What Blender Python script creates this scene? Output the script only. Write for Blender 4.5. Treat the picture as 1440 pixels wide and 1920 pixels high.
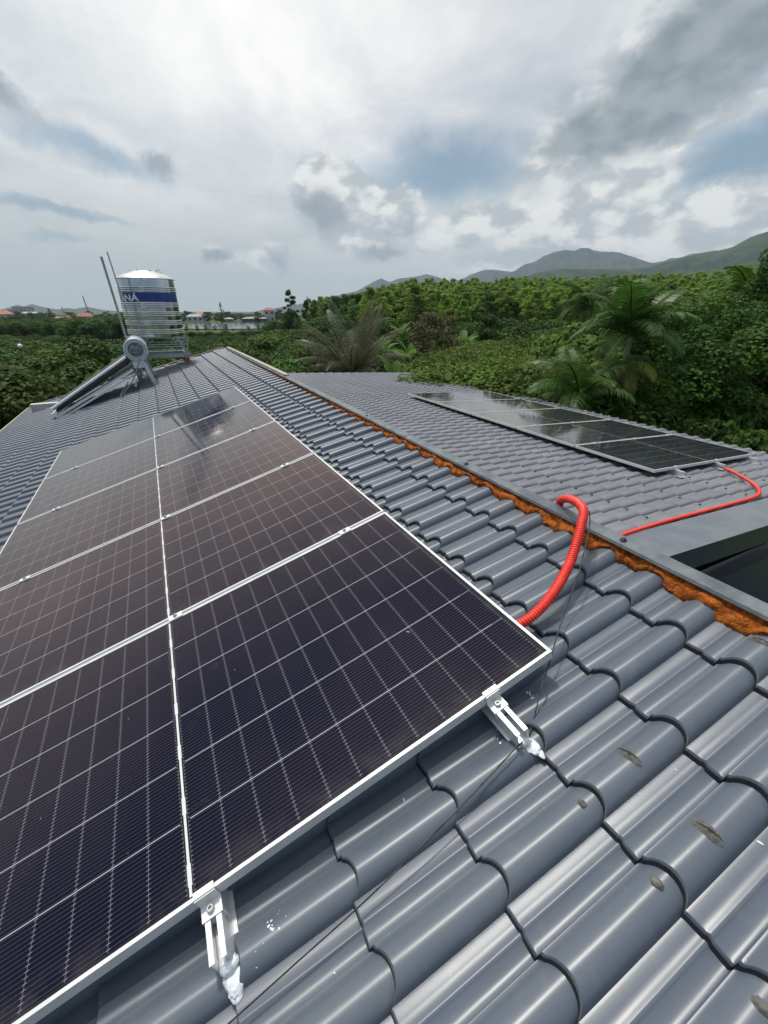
import bpy, bmesh, math, random
import numpy as np
from math import sin, cos, radians, pi, sqrt, atan2, hypot
from mathutils import Vector, Matrix

sc = bpy.context.scene
for o in list(bpy.data.objects): bpy.data.objects.remove(o)

# ------------------------------------------------------------------ camera
F = 798.86                      # focal length in pixels of the 1440 px wide picture
YAW, PITCH = 0.470396, 0.440525
fw = Vector((sin(YAW)*cos(PITCH), cos(YAW)*cos(PITCH), -sin(PITCH)))
rt = Vector((cos(YAW), -sin(YAW), 0)); up = rt.cross(fw)
cd = bpy.data.cameras.new('camera'); cam = bpy.data.objects.new('camera', cd)
sc.collection.objects.link(cam); sc.camera = cam
cd.sensor_fit = 'HORIZONTAL'; cd.sensor_width = 36; cd.lens = F*36/1440
cd.clip_start = .05; cd.clip_end = 20000
cam.matrix_world = Matrix((( rt.x, up.x, -fw.x, 0), (rt.y, up.y, -fw.y, 0), (rt.z, up.z, -fw.z, 0), (0, 0, 0, 1)))

def ray(x, y): return rt*((x-720)/F)+up*((960-y)/F)+fw
def atY(x, y, Y): d = ray(x, y); return d*(Y/d.y)
def atD(x, y, D): d = ray(x, y); return d*(D/hypot(d.x, d.y))

# ------------------------------------------------------------------ sky, sun, exposure
SUN = Vector((-.012, .047, .121)).normalized()
sun_el = math.asin(SUN.z); sun_az = atan2(SUN.x, SUN.y)
w = bpy.data.worlds.new('World'); sc.world = w; w.use_nodes = True
nt = w.node_tree; nt.nodes.clear()

class NB:
    """tiny node builder: sockets in, socket out"""
    def __init__(s, nt): s.nt = nt
    def n(s, t, **k):
        x = s.nt.nodes.new(t)
        for a, b in k.items(): setattr(x, a, b)
        return x
    def link(s, sock, v):
        if isinstance(v, bpy.types.NodeSocket): s.nt.links.new(v, sock)
        elif v is not None: sock.default_value = v
    def m(s, op, a, b=None, c=None, clamp=False):
        x = s.n('ShaderNodeMath', operation=op); x.use_clamp = clamp
        s.link(x.inputs[0], a)
        if b is not None: s.link(x.inputs[1], b)
        if c is not None: s.link(x.inputs[2], c)
        return x.outputs[0]
    def v(s, op, a, b=None):
        x = s.n('ShaderNodeVectorMath', operation=op); s.link(x.inputs[0], a)
        if b is not None: s.link(x.inputs[1], b)
        return x.outputs['Value'] if op in ('LENGTH', 'DOT_PRODUCT', 'DISTANCE') else x.outputs[0]
    def noise(s, vec, scale, detail=4, rough=.5, dist=0, color=False):
        x = s.n('ShaderNodeTexNoise'); s.link(x.inputs['Vector'], vec); x.inputs['Scale'].default_value = scale
        x.inputs['Detail'].default_value = detail; x.inputs['Roughness'].default_value = rough; x.inputs['Distortion'].default_value = dist
        return x.outputs['Color'] if color else x.outputs['Fac']
    def mr(s, val, a, b, c=0., d=1., smooth=True):
        x = s.n('ShaderNodeMapRange'); x.interpolation_type = 'SMOOTHSTEP' if smooth else 'LINEAR'
        s.link(x.inputs[0], val)
        for i, q in enumerate((a, b, c, d)): s.link(x.inputs[i+1], q)
        return x.outputs[0]
    def mix(s, fac, a, b):
        x = s.n('ShaderNodeMix', data_type='RGBA'); s.link(x.inputs[0], fac)
        s.link(x.inputs[6], (*a, 1) if isinstance(a, tuple) and len(a) == 3 else a)
        s.link(x.inputs[7], (*b, 1) if isinstance(b, tuple) and len(b) == 3 else b)
        return x.outputs[2]
    def comb(s, x, y, z):
        q = s.n('ShaderNodeCombineXYZ')
        for i, t in enumerate((x, y, z)): s.link(q.inputs[i], t)
        return q.outputs[0]
    def sep(s, v):
        q = s.n('ShaderNodeSeparateXYZ'); s.link(q.inputs[0], v); return q.outputs

W = NB(nt)
tc = W.n('ShaderNodeTexCoord').outputs['Generated']
dx, dy, dz = W.sep(W.v('NORMALIZE', tc))
el = W.m('MULTIPLY', W.m('ARCSINE', dz), 180/pi)
azn = W.m('MULTIPLY', W.m('ARCTAN2', dx, dy), 180/pi)
zz = W.m('MAXIMUM', W.m('ADD', dz, .16), .05)
flat = W.comb(W.m('DIVIDE', dx, zz), W.m('DIVIDE', dy, zz), 0.)           # a cloud layer seen in perspective
ang = W.comb(azn, el, 0.)
warp = W.v('SUBTRACT', W.noise(ang, .16, 5, .6, color=True), (.5, .5, .5))
warp2 = W.v('SUBTRACT', W.noise(ang, .65, 4, .65, color=True), (.5, .5, .5))
def scl(v, k):
    x = W.n('ShaderNodeVectorMath', operation='SCALE'); W.link(x.inputs[0], v); x.inputs['Scale'].default_value = k; return x.outputs[0]
warp3 = W.v('SUBTRACT', W.noise(ang, 2.2, 4, .6, color=True), (.5, .5, .5))
angw = W.v('ADD', W.v('ADD', W.v('ADD', ang, scl(warp, 3.2)), scl(warp2, 1.9)), scl(warp3, .6))
angs = W.v('ADD', W.v('ADD', ang, scl(warp, 4.0)), scl(warp2, 1.2))
def blob(a0, e0, wa, we, rot=0, soft=.75, src=None):
    """1 inside an ellipse of the sky (degrees), falling to 0 at its rim"""
    d = W.v('SUBTRACT', src or angw, (a0, e0, 0))
    x, y, _ = W.sep(d); c, s_ = cos(radians(rot)), sin(radians(rot))
    u = W.m('DIVIDE', W.m('ADD', W.m('MULTIPLY', x, c), W.m('MULTIPLY', y, s_)), wa)
    v = W.m('DIVIDE', W.m('SUBTRACT', W.m('MULTIPLY', y, c), W.m('MULTIPLY', x, s_)), we)
    r = W.m('SQRT', W.m('ADD', W.m('MULTIPLY', u, u), W.m('MULTIPLY', v, v)))
    return W.mr(r, 1.0, 1.-soft)
def union(*l):
    r = l[0]
    for q in l[1:]: r = W.m('MAXIMUM', r, q)
    return r
sky = W.n('ShaderNodeTexSky'); sky.sky_type = 'NISHITA'; sky.sun_disc = False
sky.sun_elevation = sun_el; sky.sun_rotation = sun_az; sky.air_density = 1.; sky.dust_density = 3.; sky.ozone_density = 1.5
bg1 = W.n('ShaderNodeBackground'); W.link(bg1.inputs[0], sky.outputs[0]); bg1.inputs[1].default_value = .085
# thin veil of high cloud
streak = W.noise(W.v('MULTIPLY', W.v('ADD', ang, scl(warp, 9.)), (.35, 1.25, 1.)), .11, 5, .55)
sheet = W.noise(flat, .9, 6, .6, .4)
veil_c = W.mix(W.mr(streak, .3, .7), (.66, .70, .73), (.88, .89, .88))
veil_c = W.mix(W.mr(el, 14., 1.), veil_c, W.mix(W.mr(azn, 5., 40.), (.52, .55, .53), (.60, .635, .62)))
veil_c = W.mix(W.m('MULTIPLY', blob(17, 22, 26, 13, -10, .95, angs), .8), veil_c, (1.20, 1.17, 1.12))
veil_f = W.m('ADD', W.mr(sheet, .25, .55, .5, .96), W.mr(el, 8., 1., 0., .4), clamp=True)
gaps = union(W.m('MULTIPLY', blob(34, 13.6, 14, 4.4, 4, .9, angs), 1.), W.m('MULTIPLY', blob(-2.0, 13.2, 9, 1.6, -13, .9, angs), .7),
             W.m('MULTIPLY', blob(-6, 8.4, 9, .75, -4, .9, angs), .85), W.m('MULTIPLY', blob(61, 12.2, 10, 4.0, 10, .8, angs), 1.),
             W.m('MULTIPLY', blob(-6, 6.2, 4, .6, -4, .9, angs), .5))
veil_f = W.m('MULTIPLY', veil_f, W.m('SUBTRACT', 1., W.m('MULTIPLY', gaps, .5)))
veil_c = W.mix(W.m('MULTIPLY', gaps, .92), veil_c, (.25, .44, .58))
# cumulus: bright rims, grey cores
puffs = union(blob(52.0, 17.6, 15., 6.4, 26, .6), blob(46.5, 14.6, 7.5, 4.2, 12, .55), blob(21.0, 11.2, 5.2, 3.6, 0, .22), blob(27.5, 10.2, 5.2, 3.1, 0, .25), blob(24, 7.2, 6., 2.2, 0, .6), blob(13.5, 5.6, 3.6, 1.9, 0, .5),
              blob(8.7, 5.4, 2.6, 1.0, 0, .6), blob(37, 8.6, 9, 2.4, 12, .45), blob(48, 9.4, 12, 3.4, 16, .4), blob(56, 7.4, 13, 3.6, 8, .5),
              blob(62, 5.2, 9, 2.6, 8, .5), blob(50, 14.0, 6, 2.4, 18, .6), blob(57, 15.0, 7, 1.6, 28, .7), blob(43, 5.5, 12, 2.2, 5, .7))
bign = W.noise(W.v('MULTIPLY', ang, (1., 1.7, 1.)), .26, 4, .5, .2)
puff_c = W.mix(W.mr(bign, .40, .60), (.50, .54, .57), (.90, .90, .87))
grey = union(blob(20.3, 9.7, 4.4, 2.9, -10, .7), blob(4.0, 12.9, 2.4, 1.6, -15, .8), blob(26.5, 5.8, 4.6, 1.4, 0, .8), blob(8.0, 5.2, 1.9, .9, 0, .8),
             W.m('MULTIPLY', blob(14.3, 4.9, 2.4, 1.2, 0, .8), .7), blob(-8.5, 17.0, 6.5, 1.6, -30, .8), W.m('MULTIPLY', blob(29, 8.6, 3.4, 1.7, 0, .8), .55))
dark = union(blob(54.5, 18.4, 12.5, 4.6, 26, .5, angs), blob(47.5, 15.2, 5.6, 2.6, 12, .6, angs), blob(62, 23.5, 13, 6, 20, .6, angs))
skyc = W.mix(W.m('MULTIPLY', puffs, .92), veil_c, puff_c)
skyc = W.mix(W.m('MULTIPLY', grey, .8), skyc, (.26, .32, .37))
dark_c = W.mix(W.mr(bign, .3, .7), (.22, .28, .31), (.33, .39, .415))
skyc = W.mix(W.m('MULTIPLY', dark, .93), skyc, dark_c)
skyc = W.mix(W.mr(el, 27., 50.), skyc, (.80, .84, .88))
hd = W.m('ADD', W.m('MULTIPLY', dx, sin(YAW)), W.m('MULTIPLY', dy, cos(YAW)))      # clear bluer sky away from the sun
skyc = W.mix(W.m('MULTIPLY', W.mr(hd, .15, -.45), W.mr(el, 75., 45.)), skyc, (.30, .385, .49))
sdot = W.v('DOT_PRODUCT', W.v('NORMALIZE', tc), tuple(SUN))
glow = W.m('ADD', W.m('MULTIPLY', W.m('POWER', W.m('MAXIMUM', sdot, 0.), 40.), 4.5), W.m('MULTIPLY', W.m('POWER', W.m('MAXIMUM', sdot, 0.), 8.), 1.0))
skyc = W.v('ADD', skyc, W.v('MULTIPLY', W.comb(glow, glow, glow), (1., .97, .92)))
fac = W.m('MAXIMUM', W.m('MAXIMUM', veil_f, puffs), W.m('MAXIMUM', dark, grey))
bg2 = W.n('ShaderNodeBackground'); W.link(bg2.inputs[0], skyc); bg2.inputs[1].default_value = 1.0
mx = W.n('ShaderNodeMixShader'); W.link(mx.inputs[0], fac); W.link(mx.inputs[1], bg1.outputs[0]); W.link(mx.inputs[2], bg2.outputs[0])
wo = W.n('ShaderNodeOutputWorld'); W.link(wo.inputs[0], mx.outputs[0])
w.cycles.sampling_method = 'MANUAL'; w.cycles.sample_map_resolution = 1024

sd = bpy.data.lights.new('sun', 'SUN'); so = bpy.data.objects.new('sun', sd); sc.collection.objects.link(so)
sd.energy = 2.8; sd.angle = radians(5); sd.color = (1, .95, .87)
so.rotation_euler = (-SUN).to_track_quat('-Z', 'Y').to_euler()
sc.view_settings.view_transform = 'Standard'; sc.view_settings.look = 'None'
sc.view_settings.exposure = 0; sc.view_settings.gamma = 1
sc.cycles.max_bounces = 6; sc.cycles.volume_bounces = 1; sc.cycles.transparent_max_bounces = 8
sc.cycles.volume_max_steps = 64

# ------------------------------------------------------------------ helpers
col = sc.collection
def tag(o, label=None, cat=None, group=None, kind=None):
    if label: o['label'] = label
    if cat: o['category'] = cat
    if group: o['group'] = group
    if kind: o['kind'] = kind
    return o
def empty(name, loc=(0, 0, 0), rot=None, label=None, cat=None, group=None):
    o = bpy.data.objects.new(name, None); col.objects.link(o); o.location = loc; o.empty_display_size = .2
    if rot is not None: o.rotation_euler = rot
    return tag(o, label, cat, group)
def mesh_obj(name, me, parent=None, **k):
    o = bpy.data.objects.new(name, me); col.objects.link(o)
    if parent: o.parent = parent
    return tag(o, **k)
def mk(name, verts, faces, mat, parent=None, smooth=None, mats=None, midx=None, **k):
    me = bpy.data.meshes.new(name); me.from_pydata([tuple(v) for v in verts], [], faces); me.update()
    for m_ in (mats or [mat]): me.materials.append(m_)
    if midx is not None: me.polygons.foreach_set('material_index', midx)
    if smooth is not None:
        me.shade_smooth(); me.set_sharp_from_angle(angle=radians(smooth))
    return mesh_obj(name, me, parent, **k)
def copy_tree(o, parent=None):
    c = o.copy(); col.objects.link(c)
    if parent: c.parent = parent
    for ch in o.children: copy_tree(ch, c)
    return c

class MB:
    """collects boxes, tubes and lathes into one mesh"""
    def __init__(s): s.v = []; s.f = []; s.mi = []
    def add(s, vs, fs, mi=0):
        b = len(s.v); s.v += [tuple(q) for q in vs]; s.f += [tuple(i+b for i in f) for f in fs]; s.mi += [mi]*len(fs)
    def box(s, c, size, rot=None, mi=0, bev=0):
        hx, hy, hz = (q/2 for q in size); R = rot or Matrix.Identity(3); c = Vector(c)
        if bev:
            vs = []; 
            for sx in (-1, 1):
                for sy in (-1, 1):
                    for sz in (-1, 1):
                        vs += [c+R@Vector((sx*(hx-bev), sy*hy, sz*hz)), c+R@Vector((sx*hx, sy*(hy-bev), sz*hz)), c+R@Vector((sx*hx, sy*hy, sz*(hz-bev)))]
            bm = bmesh.new(); [bm.verts.new(v) for v in vs]; bmesh.ops.convex_hull(bm, input=bm.verts)
            bm.verts.ensure_lookup_table(); bm.verts.index_update()
            s.add([v.co for v in bm.verts], [[v.index for v in f.verts] for f in bm.faces], mi); bm.free(); return
        vs = [c+R@Vector((sx*hx, sy*hy, sz*hz)) for sx in (-1, 1) for sy in (-1, 1) for sz in (-1, 1)]
        s.add(vs, [(0, 1, 3, 2), (4, 6, 7, 5), (0, 4, 5, 1), (2, 3, 7, 6), (0, 2, 6, 4), (1, 5, 7, 3)], mi)
    def bar(s, a, b, w_, h_, upv=(0, 0, 1), mi=0):
        a, b = Vector(a), Vector(b); d = (b-a); L = d.length; d.normalize(); u = Vector(upv)
        x = d.cross(u); x = x.normalized() if x.length > 1e-5 else Vector((1, 0, 0)); z = x.cross(d)
        R = Matrix((x, d, z)).transposed(); s.box((a+b)/2, (w_, L, h_), R, mi)
    def tube(s, pts, r, n=10, mi=0, cap=True, up0=None):
        pts = [Vector(p) for p in pts]; k = len(pts); rr = r if isinstance(r, (list, tuple)) else [r]*k
        vs = []; fs = []; ref = None
        for i in range(k):
            t = (pts[min(i+1, k-1)]-pts[max(i-1, 0)]).normalized()
            if ref is None:
                ref = t.orthogonal().normalized() if up0 is None else (Vector(up0)-t*Vector(up0).dot(t)).normalized()
            else: ref = (ref-t*ref.dot(t)).normalized()
            b = t.cross(ref)
            for j in range(n):
                a = 2*pi*j/n; vs.append(pts[i]+(ref*cos(a)+b*sin(a))*rr[i])
        for i in range(k-1):
            for j in range(n):
                q = (j+1) % n; fs.append((i*n+j, i*n+q, (i+1)*n+q, (i+1)*n+j))
        if cap: fs += [tuple(range(n))[::-1], tuple((k-1)*n+j for j in range(n))]
        s.add(vs, fs, mi)
    def lathe(s, prof, o=(0, 0, 0), n=48, mi=0, R=None):
        o = Vector(o); R = R or Matrix.Identity(3); vs = []; fs = []
        for r, z in prof:
            for j in range(n):
                a = 2*pi*j/n; vs.append(o+R@Vector((r*cos(a), r*sin(a), z)))
        for i in range(len(prof)-1):
            for j in range(n):
                q = (j+1) % n; fs.append((i*n+j, i*n+q, (i+1)*n+q, (i+1)*n+j))
        s.add(vs, fs, mi)
    def build(s, name, mat, parent=None, smooth=None, **k):
        ms = mat if isinstance(mat, (list, tuple)) else [mat]
        return mk(name, s.v, s.f, None, parent, smooth, mats=ms, midx=s.mi, **k)

def mat(name, base=(.5, .5, .5), rough=.5, metal=0., spec=.5, tint=None):
    m_ = bpy.data.materials.new(name); m_.use_nodes = True; b = m_.node_tree.nodes['Principled BSDF']
    b.inputs['Base Color'].default_value = (*base, 1); b.inputs['Roughness'].default_value = rough
    b.inputs['Metallic'].default_value = metal; b.inputs['Specular IOR Level'].default_value = spec
    if tint: b.inputs['Specular Tint'].default_value = (*tint, 1)
    return m_, NB(m_.node_tree), b
def noisy(name, c1, c2, scale=5, rough=.6, rough2=None, metal=0, bump=0, bscale=None, detail=5, spec=.5, dist=.01):
    m_, N, b = mat(name, c1, rough, metal, spec)
    oc = N.n('ShaderNodeTexCoord').outputs['Object']; f = N.noise(oc, scale, detail, .6)
    N.link(b.inputs['Base Color'], N.mix(N.mr(f, .35, .68), c1, c2))
    if rough2 is not None: N.link(b.inputs['Roughness'], N.mr(f, .35, .7, rough, rough2))
    if bump:
        bp = N.n('ShaderNodeBump'); bp.inputs['Strength'].default_value = bump; bp.inputs['Distance'].default_value = dist
        N.link(bp.inputs['Height'], N.noise(oc, bscale or scale*3, 5, .6)); N.link(b.inputs['Normal'], bp.outputs[0])
    return m_

# ------------------------------------------------------------------ roof frames
AL, BE = 0.277033, 0.0533381
P0 = Vector((-1.26772, .66644, -1.57657)); Q0 = Vector((4.94079, 2.75524, -1.67262))
uL = Vector((cos(AL), 0, sin(AL))); nL = Vector((-sin(AL), 0, cos(AL)))
uR = Vector((cos(BE), 0, -sin(BE))); nR = Vector((sin(BE), 0, cos(BE)))
vv = Vector((0, 1, 0))
def L(u, v, h=0.): return P0+uL*u+vv*v+nL*h
def R(u, v, h=0.): return Q0+uR*u+vv*v+nR*h
ML = Matrix((uL, vv, nL)).transposed(); MR = Matrix((uR, vv, nR)).transposed()   # vL = +Y; handed as u x v = n

# ------------------------------------------------------------------ materials
def tile_material(name, c1, c2, r1, r2, tang=None):
    m_, N, b = mat(name, c1, r1)
    if tang is not None:      # roll-formed sheet: drawn grain spreads highlights along the ribs
        b.inputs['Anisotropic'].default_value = .88; N.link(b.inputs['Tangent'], N.comb(*[float(q) for q in tang]))
    oc = N.n('ShaderNodeTexCoord').outputs['Object']
    f1 = N.noise(oc, 1.3, 6, .6); f2 = N.noise(oc, 14, 5, .7); b.inputs['Specular IOR Level'].default_value = .50 if tang is not None else .5
    f4 = N.noise(oc, 90., 2, .5)
    base = N.mix(N.mr(f1, .35, .7), c1, c2)
    base = N.mix(N.m('MULTIPLY', N.mr(f2, .52, .8), .25), base, (.19, .195, .19))          # dust film
    f5 = N.noise(N.v('MULTIPLY', oc, (1.2, 38., 1.2)), 1., 4, .7)
    base = N.mix(N.m('MULTIPLY', N.mr(f5, .52, .8), .30), base, (.20, .205, .20))
    base = N.mix(N.m('MULTIPLY', N.mr(f4, .74, .80), .5), base, (.30, .30, .28))            # specks
    N.link(b.inputs['Base Color'], base)
    rr = N.mr(f1, .3, .75, r1, r2)
    N.link(b.inputs['Roughness'], rr)
    bp = N.n('ShaderNodeBump'); bp.inputs['Strength'].default_value = .06; bp.inputs['Distance'].default_value = .002
    N.link(bp.inputs['Height'], N.noise(N.v('MULTIPLY', oc, (1., 3., 3.)), 5., 4, .55)); N.link(b.inputs['Normal'], bp.outputs[0])
    return m_
M_tile = tile_material('tile_paint', (.082, .099, .126), (.098, .114, .139), .32, .40, uL)
M_tile2 = tile_material('tile_paint_matt', (.150, .155, .178), (.180, .184, .204), .42, .55)
M_edge_shade = noisy('pressed_edge_shade', (.010, .013, .018), (.020, .024, .030), 30, .5)  # shade under each course edge, put into the colour of the risers
M_flash = noisy('flashing_paint', (.115, .132, .152), (.145, .162, .18), 5, .30, .42, bump=.12, bscale=8)
M_cap = noisy('cap_paint', (.075, .090, .106), (.145, .16, .17), 9, .34, .6, bump=.35, bscale=30, dist=.004)
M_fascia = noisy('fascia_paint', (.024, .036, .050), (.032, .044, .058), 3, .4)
M_mortar = noisy('orange_mortar', (.46, .13, .020), (.17, .045, .012), 34, .92, bump=1., bscale=70, dist=.02, spec=.15)
M_wall = noisy('render_wall', (.42, .40, .36), (.50, .48, .44), 2, .9)
M_alu = noisy('aluminium', (.62, .64, .65), (.74, .75, .76), 18, .38, .5, metal=.35, bump=.05)
M_strip = noisy('seam_strip', (.30, .32, .32), (.38, .40, .40), 18, .5, metal=.2)
M_aluw = noisy('anodised_frame', (.58, .59, .59), (.68, .68, .67), 8, .42, .5, metal=.15)
M_seal = noisy('white_sealant', (.62, .68, .72), (.80, .83, .84), 60, .55, bump=.6, bscale=120, dist=.006)
M_red = noisy('red_conduit', (.68, .028, .014), (.78, .05, .028), 30, .40, .55)
M_blk = noisy('black_rubber', (.012, .012, .014), (.02, .02, .02), 20, .5)
M_cem = noisy('grey_cement', (.085, .085, .075), (.16, .155, .135), 70, .9, bump=.7, bscale=120, dist=.006)
M_inox = noisy('stainless_steel', (.46, .48, .50), (.56, .58, .59), 6, .08, .14, metal=1.)
M_dome = noisy('stainless_lid', (.52, .52, .51), (.60, .60, .59), 6, .34, .4, metal=.6)
M_blue = noisy('blue_band', (.012, .035, .19), (.02, .05, .24), 6, .3)
M_steel = noisy('galvanised_steel', (.33, .36, .37), (.48, .50, .50), 15, .4, .6, metal=.7)
M_rust = noisy('rusty_steel', (.20, .07, .03), (.33, .17, .10), 20, .8)
M_white = noisy('white_letters', (.7, .72, .74), (.8, .8, .8), 20, .4)

def glass_material():
    m_, N, b = mat('solar_glass', (.006, .008, .02), .09)
    oc = N.n('ShaderNodeTexCoord').outputs['Object']; x, y, z = N.sep(oc)
    half = N.m('ABSOLUTE', N.m('SUBTRACT', x, 1.139))
    hc = N.m('SUBTRACT', half, .008)                       # start of the first half cell
    cu = N.m('DIVIDE', hc, .0922); cv = N.m('DIVIDE', N.m('SUBTRACT', y, .018), .183)
    du = N.m('MULTIPLY', N.m('PINGPONG', cu, .5), .0922)   # distance to nearest cell gap along the panel
    dv = N.m('MULTIPLY', N.m('PINGPONG', cv, .5), .183)
    inside = N.m('MULTIPLY', N.m('MULTIPLY', N.m('GREATER_THAN', hc, 0.), N.m('LESS_THAN', cu, 12.)),
                 N.m('MULTIPLY', N.m('GREATER_THAN', cv, 0.), N.m('LESS_THAN', cv, 6.)))
    rib = N.m('MULTIPLY', N.m('PINGPONG', N.m('ADD', N.m('MULTIPLY', cv, 16.), .5), .5), .183/16)
    ribm = N.mr(rib, .0011, .0004)
    nearg = N.mr(du, .0062, .0045)
    gapu = N.mr(du, .0012, .0006)
    gapv = N.m('MULTIPLY', N.mr(dv, .0016, .0009), N.m('MULTIPLY', N.m('GREATER_THAN', cv, .5), N.m('LESS_THAN', cv, 5.5)))
    stop = N.m('GREATER_THAN', cu, .06)
    gapv = N.m('MULTIPLY', gapv, N.m('MULTIPLY', stop, N.m('LESS_THAN', cu, N.m('ADD', 11.5, N.m('MULTIPLY', N.m('GREATER_THAN', N.m('PINGPONG', N.m('ADD', cv, .5), 1.), .5), .5)))))
    f1 = N.noise(oc, 1.2, 3, .5)
    cell = N.mix(N.mr(f1, .3, .7), (.002, .0035, .014), (.004, .0045, .014))
    c = N.mix(N.m('MULTIPLY', ribm, N.m('ADD', .10, N.m('MULTIPLY', nearg, .33))), cell, (.42, .43, .50))
    c = N.mix(N.m('MULTIPLY', gapu, .28), c, (.30, .31, .32))
    c = N.mix(gapv, c, (.36, .38, .39))
    c = N.mix(inside, (.012, .014, .02), c)
    # centre bus bar with overlapping tabs
    wv = N.m('PINGPONG', N.m('ADD', N.m('MULTIPLY', cv, 1.), .25), .5)
    wid = N.m('ADD', .0035, N.m('MULTIPLY', N.m('GREATER_THAN', wv, .36), .0018))
    bus = N.m('MULTIPLY', N.m('LESS_THAN', half, wid), N.m('MULTIPLY', N.m('GREATER_THAN', cv, -.02), N.m('LESS_THAN', cv, 6.02)))
    c = N.mix(bus, c, (.56, .58, .58))
    # dust and dried splashes on the glass
    geo = N.n('ShaderNodeNewGeometry').outputs['Position']
    d1 = N.mr(N.noise(geo, 6., 6, .7), .62, .8); d2 = N.mr(N.noise(geo, 2.2, 6, .62), .35, .75)
    c = N.mix(N.m('ADD', N.m('MULTIPLY', d1, .08), N.m('MULTIPLY', d2, .012)), c, (.36, .34, .33))
    ed = N.m('MAXIMUM', N.mr(y, .10, .012), N.m('MAXIMUM', N.mr(x, .05, .012), N.mr(x, 2.228, 2.266)))
    c = N.mix(N.m('MULTIPLY', N.m('MULTIPLY', ed, N.mr(N.noise(geo, 9., 5, .65), .38, .7)), .06), c, (.34, .32, .29))
    sp = N.mr(N.noise(geo, 38., 2, .5), .775, .80)
    c = N.mix(N.m('MULTIPLY', sp, .35), c, (.45, .48, .5))
    N.link(b.inputs['Base Color'], c)
    b.inputs['Specular IOR Level'].default_value = 0.
    b.inputs['Sheen Weight'].default_value = .10; b.inputs['Sheen Roughness'].default_value = .35; b.inputs['Sheen Tint'].default_value = (1., .82, .70, 1)
    lw = N.n('ShaderNodeLayerWeight'); lw.inputs['Blend'].default_value = .5; fc = lw.outputs['Facing']
    f5 = N.m('POWER', fc, 4.5)                             # anti-reflective solar glass: very low at normal incidence, Schlick rise
    gl = N.n('ShaderNodeBsdfGlossy'); N.link(gl.inputs['Roughness'], N.mr(d2, 0., 1., .06, .13))
    N.link(gl.inputs['Color'], N.mix(N.mr(fc, .60, .84), (1., .76, .66), (1., .96, .92)))
    ms = N.n('ShaderNodeMixShader'); N.link(ms.inputs[0], N.m('ADD', N.m('ADD', .006, N.mr(fc, .30, .68, 0., .055)), N.m('MULTIPLY', f5, .95), clamp=True))
    N.link(ms.inputs[1], b.outputs[0]); N.link(ms.inputs[2], gl.outputs[0]); N.link(m_.node_tree.nodes['Material Output'].inputs[0], ms.outputs[0])
    return m_
M_glass = glass_material()

# ------------------------------------------------------------------ terrain
GZ = -6.5
def sm(a, b, x):
    t = min(1., max(0., (x-a)/(b-a))); return t*t*(3-2*t)
def ground_z(x, y):
    r = hypot(x, y); a = math.degrees(atan2(x, y))
    A = 10.6*sm(18, 32, a)*(1-sm(95, 120, a))
    hill = A*sm(85, 250, r)*(1-.6*sm(500, 1400, r))
    if a < -60 or a > 130: hill = 0
    return GZ+hill+.25*sin(x*.11)*cos(y*.13)*sm(30, 60, r)*(1-sm(120, 150, r))
def build_ground():
    rs = [0, 6, 12, 18, 25, 33, 42, 52, 64, 78, 90, 105, 120, 135, 150, 170, 190, 215, 240, 270, 310, 360, 430, 520, 700, 1000, 1500, 2300, 3600, 5400]
    n = 180; vs = []; fs = []
    for r in rs:
        for j in range(n):
            a = 2*pi*j/n; x, y = r*sin(a), r*cos(a); vs.append((x, y, ground_z(x, y)))
    for i in range(len(rs)-1):
        for j in range(n):
            q = (j+1) % n; fs.append((i*n+j, (i+1)*n+j, (i+1)*n+q, i*n+q))
    m_, N, b = mat('grassland', (.05, .09, .02), .95, spec=.1)
    g = N.n('ShaderNodeTexCoord').outputs['Object']
    a = N.noise(g, .05, 5, .6); c_ = N.noise(g, .9, 6, .7); e = N.noise(g, .012, 4, .5)
    k = N.mix(N.mr(a, .4, .6), (.035, .055, .016), (.070, .085, .026))
    k = N.mix(N.m('MULTIPLY', N.mr(c_, .45, .7), .6), k, (.12, .13, .05))
    k = N.mix(N.m('MULTIPLY', N.mr(e, .58, .68), .7), k, (.16, .10, .055))
    N.link(b.inputs['Base Color'], k)
    mk('ground', vs, fs, m_, smooth=180, kind='structure')
build_ground()

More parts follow.
